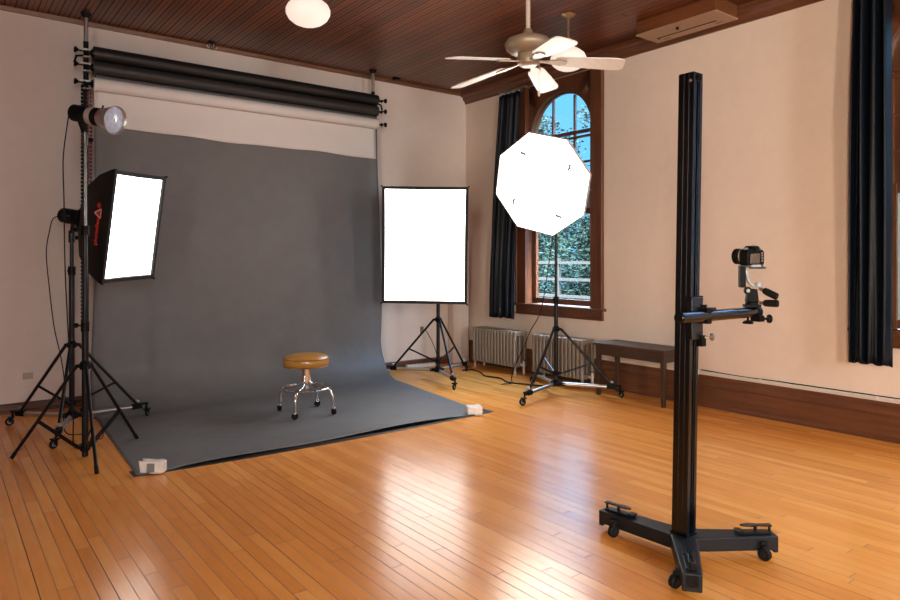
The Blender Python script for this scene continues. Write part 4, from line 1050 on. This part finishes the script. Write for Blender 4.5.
b = MB(); b.lathe([(0.006, 0), (0.006, 0.004), (0, 0.005)], Matrix.Translation((0.048, 0.038, 0.058)), 12); b.build('shutter_button', M['alu'], r)
for k, zz in enumerate((0.052, 0.042, 0.030, 0.018)):
    MB().lathe([(0.0045, 0), (0.0045, 0.003), (0, 0.0035)], look((0.040, -0.026, zz), (0, -1, 0)), 10).build('rear_button', M['grey_plastic'], r)

# ------------------------------------------------------------------ radiators
def radiator(label, y0, y1, z1, x=-0.130, d=0.20):
    r = thing('radiator', label, 'radiator', (x, (y0 + y1) / 2, 0), group='silver cast iron radiators')
    L = abs(y1 - y0); n = int(round(L / 0.056)); p = L / n; first = None
    def section():
        b = MB()
        for k, xx in enumerate((-d / 2 + 0.022, 0, d / 2 - 0.022)):
            b.box((xx, 0, (0.10 + z1 - 0.03) / 2), (0.044, p * 0.62, z1 - 0.14))
        b.box((0, 0, z1 - 0.030), (d, p * 0.80, 0.056)); b.box((0, 0, 0.105), (d, p * 0.80, 0.056))
        b.tube((0, -p / 2, z1 - 0.045), (0, p / 2, z1 - 0.045), 0.02, n=10); b.tube((0, -p / 2, 0.105), (0, p / 2, 0.105), 0.02, n=10)
        return b
    for i in range(n):
        yy = -L / 2 + p * (i + 0.5)
        if first is None:
            first = section().build('section', M['radiator'], r, bevel=0.009, segs=2, loc=(0, yy, 0))
        else:
            c = first.copy(); c.location = (0, yy, 0); c.parent = r; COL.objects.link(c)
    for s in (-1, 1):
        for xx in (-d / 2 + 0.025, d / 2 - 0.025):
            b = MB(); b.lathe([(0.022, 0.0), (0.020, 0.012), (0.014, 0.04), (0.018, 0.085)], Matrix.Translation((xx, s * (L / 2 - p / 2), 0)), 14); b.build('foot', M['radiator'], r)
    b = MB(); b.tube((0, -L / 2 + 0.005, 0.105), (0, -L / 2 - 0.045, 0.105), 0.016, n=12); b.tube((0, -L / 2 - 0.045, 0.0), (0, -L / 2 - 0.045, 0.15), 0.014, n=12)
    v = b.build('valve', M['white_plastic'], r)
    b = MB(); b.lathe([(0.010, 0.15), (0.024, 0.155), (0.024, 0.172), (0.0, 0.175)], Matrix.Translation((0, -L / 2 - 0.045, 0)), 14); b.build('valve_wheel', M['rad_dark'], v)
radiator('silver cast iron radiator under the curtain nearest the corner', -0.41, -1.205, 0.50)
radiator('silver cast iron radiator under the arched window, next to the bench', -1.475, -2.245, 0.50)

# ------------------------------------------------------------------ bench
BX, BY = -0.225, -2.955
r = thing('bench', 'low dark wooden bench by the right wall behind the camera column', 'bench', (BX, BY, 0))
hx, hy = 0.165, 0.395
MB().box((0, 0, 0.512), (2 * hx + 0.04, 2 * hy + 0.05, 0.024)).build('bench_top', M['bench'], r, bevel=0.004)
for sx in (-1, 1):
    MB().box((sx * (hx - 0.012), 0, 0.452), (0.018, 2 * hy - 0.06, 0.096)).build('apron', M['bench'], r, bevel=0.002)
for sy in (-1, 1):
    MB().box((0, sy * (hy - 0.012), 0.452), (2 * hx - 0.06, 0.018, 0.096)).build('apron', M['bench'], r, bevel=0.002)
    for sx in (-1, 1):
        b = MB(); w0, w1 = 0.022, 0.016; x, y = sx * (hx - 0.018), sy * (hy - 0.018)
        vs = [(x + a * w1, y + c * w1, 0) for a, c in ((-1, -1), (1, -1), (1, 1), (-1, 1))] + [(x + a * w0, y + c * w0, 0.50) for a, c in ((-1, -1), (1, -1), (1, 1), (-1, 1))]
        b.add(vs, [(3, 2, 1, 0), (4, 5, 6, 7)] + [(i, (i + 1) % 4, 4 + (i + 1) % 4, 4 + i) for i in range(4)]); b.build('leg', M['bench'], r, bevel=0.002)

# ------------------------------------------------------------------ outlets, cables, strip
def outlet(label, x, z, m, w=0.08, h=0.058):
    r = thing('wall_outlet', label, 'outlet', (x, 0, z), group='wall outlets')
    MB().box((0, -0.004, 0), (w, 0.008, h)).build('cover_plate', M[m], r, bevel=0.002)
    for s in (-1, 1): MB().box((s * 0.018 if w > h else 0, -0.009, 0 if w > h else s * 0.018), (0.024, 0.004, 0.024)).build('socket', M[m], r, bevel=0.001)
    return r
outlet('ivory wall outlet low on the back wall at the far left', -4.985, 0.318, 'ivory')
outlet('dark wall outlet behind the legs of the stand by the corner', -0.722, 0.455, 'rad_dark', 0.05, 0.085)
r = thing('power_strip', 'grey power strip on the floor against the back wall near the corner', 'power strip', (-0.80, -0.085, 0.0), math.radians(-4))
MB().box((0, 0, 0.022), (0.40, 0.07, 0.044)).build('housing', M['white_plastic'], r, bevel=0.006)
for i in range(5): MB().box((-0.14 + i * 0.06, 0, 0.045), (0.03, 0.034, 0.003)).build('socket', M['grey_plastic'], r)
MB().box((0.165, 0, 0.047), (0.022, 0.03, 0.008)).build('switch', M['blackmatte'], r)

def cable(label, pts, rad=0.005, m='rubber', n=8, name='cable', cat='cable', owner=None):
    if owner is not None:
        bpy.context.view_layer.update(); inv = owner.matrix_world.inverted(); pts = [inv @ Vector(p) for p in pts]
        b = MB(); b.path(smoothpts(pts, n), rad, 8); o = b.build('power_cord', M[m], owner); o['label'] = label; return o
    b = MB(); b.path(smoothpts(pts, n), rad, 8); o = b.build(name, M[m]); return tag(o, label, cat)
# bare flash head: from its back end down the front tripod
hb = org - dz_ * 0.208
cable('thin black cord hanging from the bare flash head down to the floor', [hb, hb + Vector((-0.02, 0.03, -0.01)), hb + Vector((-0.03, 0.045, -0.08)), (-4.935, -1.67, 2.05), (-4.93, -1.67, 1.75), (-4.925, -1.67, 1.35), (-4.91, -1.67, 0.95), (-4.89, -1.66, 0.6), (-4.87, -1.64, 0.25), (-4.86, -1.60, 0.03), (-4.80, -1.50, 0.008), (-4.72, -1.46, 0.008)], 0.0042, owner=BARE)
lb = Vector(CL) - basis(-47.0, -9.2, 2.2)[0] * 0.652
cable('thin black cord drooping from the left softbox head to the stand base', [lb, lb + Vector((-0.05, 0.06, -0.03)), lb + Vector((-0.075, 0.05, -0.12)), (-4.955, -0.96, 1.40), (-4.935, -0.97, 1.12), (-4.905, -0.99, 0.82), (-4.86, -1.00, 0.58), (-4.84, -1.04, 0.35), (-4.85, -1.06, 0.10), (-4.83, -1.12, 0.008), (-4.70, -1.18, 0.008), (-4.66, -1.06, 0.008)], 0.0042, owner=LHEAD)
cable('short dark red cord on the floor between the two left stands', [(-4.76, -1.60, 0.008), (-4.70, -1.42, 0.008), (-4.66, -1.50, 0.03), (-4.64, -1.42, 0.10), (-4.66, -1.30, 0.14), (-4.70, -1.15, 0.10), (-4.73, -1.05, 0.135)], 0.004, 'red_cord')
ob = CO - n * 0.487 if False else CO - basis(-161.1, -15.6, 6.9)[0] * 0.487
cable('black cord running from the octagon head down past the radiators to the floor', [ob, ob + Vector((0.04, 0.02, -0.03)), ob + Vector((0.02, 0.03, -0.2)), (-0.66, -2.20, 1.45), (-0.64, -2.10, 1.05), (-0.60, -1.98, 0.78), (-0.56, -1.80, 0.58), (-0.50, -1.62, 0.36), (-0.50, -1.50, 0.18), (-0.58, -1.52, 0.03), (-0.66, -1.62, 0.008), (-0.80, -1.60, 0.008)], 0.0048, owner=OHEAD)
cable('black cord lying in curves on the floor in front of the radiators', [(-0.55, -0.62, 0.008), (-0.44, -0.70, 0.008), (-0.50, -0.92, 0.008), (-0.60, -1.10, 0.008), (-0.56, -1.32, 0.008), (-0.66, -1.55, 0.008), (-0.58, -1.78, 0.008), (-0.52, -1.95, 0.008)], 0.007)
cable('thin black cord from the dark wall outlet down to the power strip', [(-0.70, -0.015, 0.455), (-0.685, -0.05, 0.44), (-0.60, -0.06, 0.30), (-0.54, -0.07, 0.14), (-0.56, -0.09, 0.06), (-0.60, -0.088, 0.03)], 0.0045)
cable('pale cord lying along the back wall left of the power strip', [(-1.005, -0.075, 0.02), (-1.08, -0.10, 0.008), (-1.20, -0.06, 0.008), (-1.32, -0.07, 0.008)], 0.0045, 'white_plastic')
# surface conduit along the top of the tall baseboard
r = thing('cable_conduit', 'white surface conduit running along the top of the tall right baseboard', 'conduit', (-0.006, -4.6, 0.30))
pts = [(0.0, 1.15, 0.012), (0, 0.9, 0.012), (0, 0.4, 0.010), (0, -0.5, 0.008), (0, -2.5, 0.006)]
MB().path(smoothpts(pts, 6), 0.0085, 8).build('conduit', M['white_plastic'], r)
MB().path(smoothpts([(0.0, 1.12, 0.030), (0, 0.7, 0.020), (0, 0.2, 0.024), (0, -2.5, 0.024)], 6), 0.004, 8).build('wire', M['blackmatte'], r)
MB().box((-0.012, 1.17, 0.008), (0.03, 0.06, 0.055)).build('junction_box', M['white_plastic'], r, bevel=0.004)
for yy in (0.55, -0.35): MB().box((-0.004, yy, 0.008), (0.016, 0.018, 0.03)).build('clip', M['white_plastic'], r)
cable('pale pipe curving out of the right wall under the bench', [(-0.008, -2.40, 0.30), (-0.024, -2.46, 0.315), (-0.028, -2.56, 0.335), (-0.026, -2.72, 0.34), (-0.018, -2.90, 0.33), (-0.012, -3.15, 0.325), (-0.012, -3.40, 0.318)], 0.012, 'white_plastic', name='pipe', cat='pipe')

# ------------------------------------------------------------------ outdoors
struct(MB().box((20, -3, -0.95), (39, 60, 0.1)).build('ground_1', M['grass']), 'lawn outside the windows', 'ground')
def tree(label, x, y, h, crown, nleaf, mleaf, seed, lsize):
    rnd = random.Random(seed)
    r = thing('tree', label, 'tree', (x, y, -0.9), group='trees outside the arched window')
    b = MB(); b.path(smoothpts([(0, 0, 0), (0.05, 0.02, h * 0.3), (-0.03, 0.06, h * 0.6), (0.0, 0.0, h * 0.9)], 5), [0.13 - 0.005 * i for i in range(16)], 10); b.build('trunk', M['bark'], r)
    b = MB(); vs = []; fs = []
    cl = [(rnd.gauss(0, crown[0] * 0.45), rnd.gauss(0, crown[1] * 0.45), rnd.uniform(h * 0.12, h * 1.05), rnd.uniform(0.35, 0.75)) for _ in range(46)]
    for _ in range(nleaf):
        cx, cy, cz, cr_ = cl[rnd.randrange(len(cl))]
        v = Vector((rnd.gauss(0, 1), rnd.gauss(0, 1), rnd.gauss(0, 1))).normalized() * cr_ * rnd.uniform(0.45, 1.0)
        c = Vector((cx, cy, cz)) + v; d = Vector((rnd.gauss(0, 1), rnd.gauss(0, 1), rnd.gauss(0, 1))).normalized()
        x_, y_, _z = frame_of(d); s = lsize * rnd.uniform(0.6, 1.3); i0 = len(vs)
        vs += [c - x_ * s, c + y_ * s * 0.5, c + x_ * s, c - y_ * s * 0.5]; fs.append((i0, i0 + 1, i0 + 2, i0 + 3))
    me = bpy.data.meshes.new('foliage'); me.from_pydata([tuple(v) for v in vs], [], fs); me.materials.append(M[mleaf])
    o = bpy.data.objects.new('foliage', me); COL.objects.link(o); o.parent = r
tree('dense green tree nearest outside the lower window pane', 5.2, 2.4, 3.2, (0.9, 1.0), 15000, 'leaf', 1, 0.042)
tree('green tree outside, just left of the nearest tree', 6.6, 6.0, 3.5, (0.9, 1.1), 15000, 'leaf', 2, 0.042)
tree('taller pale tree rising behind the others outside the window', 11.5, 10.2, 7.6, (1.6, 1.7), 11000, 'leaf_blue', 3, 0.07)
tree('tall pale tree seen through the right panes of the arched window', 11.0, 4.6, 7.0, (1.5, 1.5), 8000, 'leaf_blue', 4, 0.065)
r = thing('fence', 'pale open rail fence outside below the window', 'fence', (2.4, 0.6, -0.9))
b = MB()
dirf = Vector((0.0, 1.0, 0))
for z in (2.20, 1.93, 1.66):
    MB().box((0, 0.6, z), (0.03, 3.6, 0.045)).build('rail', M['fence'], r)
for yy in (-1.0, 0.0, 1.0, 2.2): MB().box((0.02, yy, 1.15), (0.05, 0.05, 2.25)).build('post', M['fence'], r)
b = MB()
for i in range(24):
    yy = -1.1 + i * 0.14
    b.bar((0.0, yy, 1.25), (0.0, yy + 0.34, 1.62), 0.012, 0.02); b.bar((0.012, yy + 0.34, 1.25), (0.012, yy, 1.62), 0.012, 0.02)
b.build('lattice', M['fence'], r)

# ------------------------------------------------------------------ light: the sky through the real and the added windows, plus the lamps above
SKY_FRONT, SKY_BLUE = 72.0, 1.5
w = bpy.data.worlds.new('sky'); scene.world = w; w.use_nodes = True
n_, l_ = w.node_tree.nodes, w.node_tree.links
bg = n_['Background']; tc = n_.new('ShaderNodeTexCoord'); sp = n_.new('ShaderNodeSeparateXYZ'); l_.new(tc.outputs['Generated'], sp.inputs[0])
mr = n_.new('ShaderNodeMapRange'); mr.interpolation_type = 'SMOOTHSTEP'; mr.inputs['From Min'].default_value = -0.55; mr.inputs['From Max'].default_value = 0.35
ad = n_.new('ShaderNodeMath'); ad.operation = 'MULTIPLY'; ad.inputs[1].default_value = 1.0; l_.new(sp.outputs[0], ad.inputs[0]); l_.new(ad.outputs[0], mr.inputs['Value'])
mx = n_.new('ShaderNodeMix'); mx.data_type = 'RGBA'
mr2 = n_.new('ShaderNodeMapRange'); mr2.inputs['From Min'].default_value = -0.9; mr2.inputs['From Max'].default_value = 0.0; l_.new(sp.outputs[0], mr2.inputs['Value'])
mxa = n_.new('ShaderNodeMix'); mxa.data_type = 'RGBA'; l_.new(mr2.outputs['Result'], mxa.inputs['Factor']); l_.new(mxa.outputs['Result'], mx.inputs['A'])
mxa.inputs['A'].default_value = (1.1 * SKY_FRONT, 0.86 * SKY_FRONT, 0.62 * SKY_FRONT, 1); mxa.inputs['B'].default_value = (0.92 * SKY_FRONT, 0.95 * SKY_FRONT, 1.0 * SKY_FRONT, 1)
mxb = n_.new('ShaderNodeMix'); mxb.data_type = 'RGBA'; mrb = n_.new('ShaderNodeMapRange'); mrb.inputs['From Min'].default_value = 0.28; mrb.inputs['From Max'].default_value = 0.6
l_.new(sp.outputs[2], mrb.inputs['Value']); l_.new(mrb.outputs['Result'], mxb.inputs['Factor']); l_.new(mxb.outputs['Result'], mx.inputs['B'])
mxb.inputs['A'].default_value = (0.13 * SKY_BLUE, 0.43 * SKY_BLUE, 0.72 * SKY_BLUE, 1); mxb.inputs['B'].default_value = (0.34 * SKY_BLUE, 0.50 * SKY_BLUE, 0.72 * SKY_BLUE, 1)

l_.new(mr.outputs['Result'], mx.inputs['Factor']); l_.new(mx.outputs['Result'], bg.inputs['Color'])
# the open sky is brighter overhead than low between the trees on the window side
mz = n_.new('ShaderNodeMapRange'); mz.inputs['From Min'].default_value = 0.28; mz.inputs['From Max'].default_value = 0.75; mz.inputs['To Min'].default_value = 1.0; mz.inputs['To Max'].default_value = 30.0
l_.new(sp.outputs[2], mz.inputs['Value'])
ms = n_.new('ShaderNodeMix'); ms.data_type = 'FLOAT'; l_.new(mr.outputs['Result'], ms.inputs[0]); ms.inputs[2].default_value = 1.0; l_.new(mz.outputs['Result'], ms.inputs[3]); l_.new(ms.outputs[0], bg.inputs['Strength'])

def portal(T):
    d = bpy.data.lights.new('window_portal', 'AREA'); d.shape = 'RECTANGLE'; d.size = 1.0; d.size_y = 2.55
    d.cycles.is_portal = True
    o = bpy.data.objects.new('window_portal', d); COL.objects.link(o); o.matrix_world = T; o['kind'] = 'helper'
for y in WIN_R: portal(axes((0.20, y, 2.1), Vector((0, 1, 0)), Z, Vector((1, 0, 0))))
for y in FILL_WIN_L: portal(axes((X0 - 0.20, y, 2.1), Vector((0, -1, 0)), Z, Vector((-1, 0, 0))))
for x in FILL_WIN_F: portal(axes((x, Y0 - 0.20, 2.1), Vector((-1, 0, 0)), Z, Vector((0, -1, 0))))

# ------------------------------------------------------------------ camera and view
cam = bpy.data.cameras.new('viewpoint'); co = bpy.data.objects.new('viewpoint', cam); COL.objects.link(co)
co.location = (-5.651, -7.028, 1.35); co.rotation_euler = (PI / 2, 0, math.radians(-37.443))
cam.sensor_width = 36.0; cam.lens = 674.5 / 900 * 36.0; cam.shift_y = -40.5 / 900; cam.clip_start = 0.05
scene.camera = co
vs_ = scene.view_settings; vs_.view_transform = 'Standard'; vs_.look = 'None'; vs_.gamma = 1.0; vs_.exposure = 0.32; vs_.use_curve_mapping = False
scene.cycles.sample_clamp_indirect = 1.5; scene.cycles.sample_clamp_direct = 8.0; scene.cycles.caustics_reflective = False; scene.cycles.caustics_refractive = False
scene.cycles.max_bounces = 10; scene.cycles.diffuse_bounces = 6; scene.cycles.transparent_max_bounces = 16
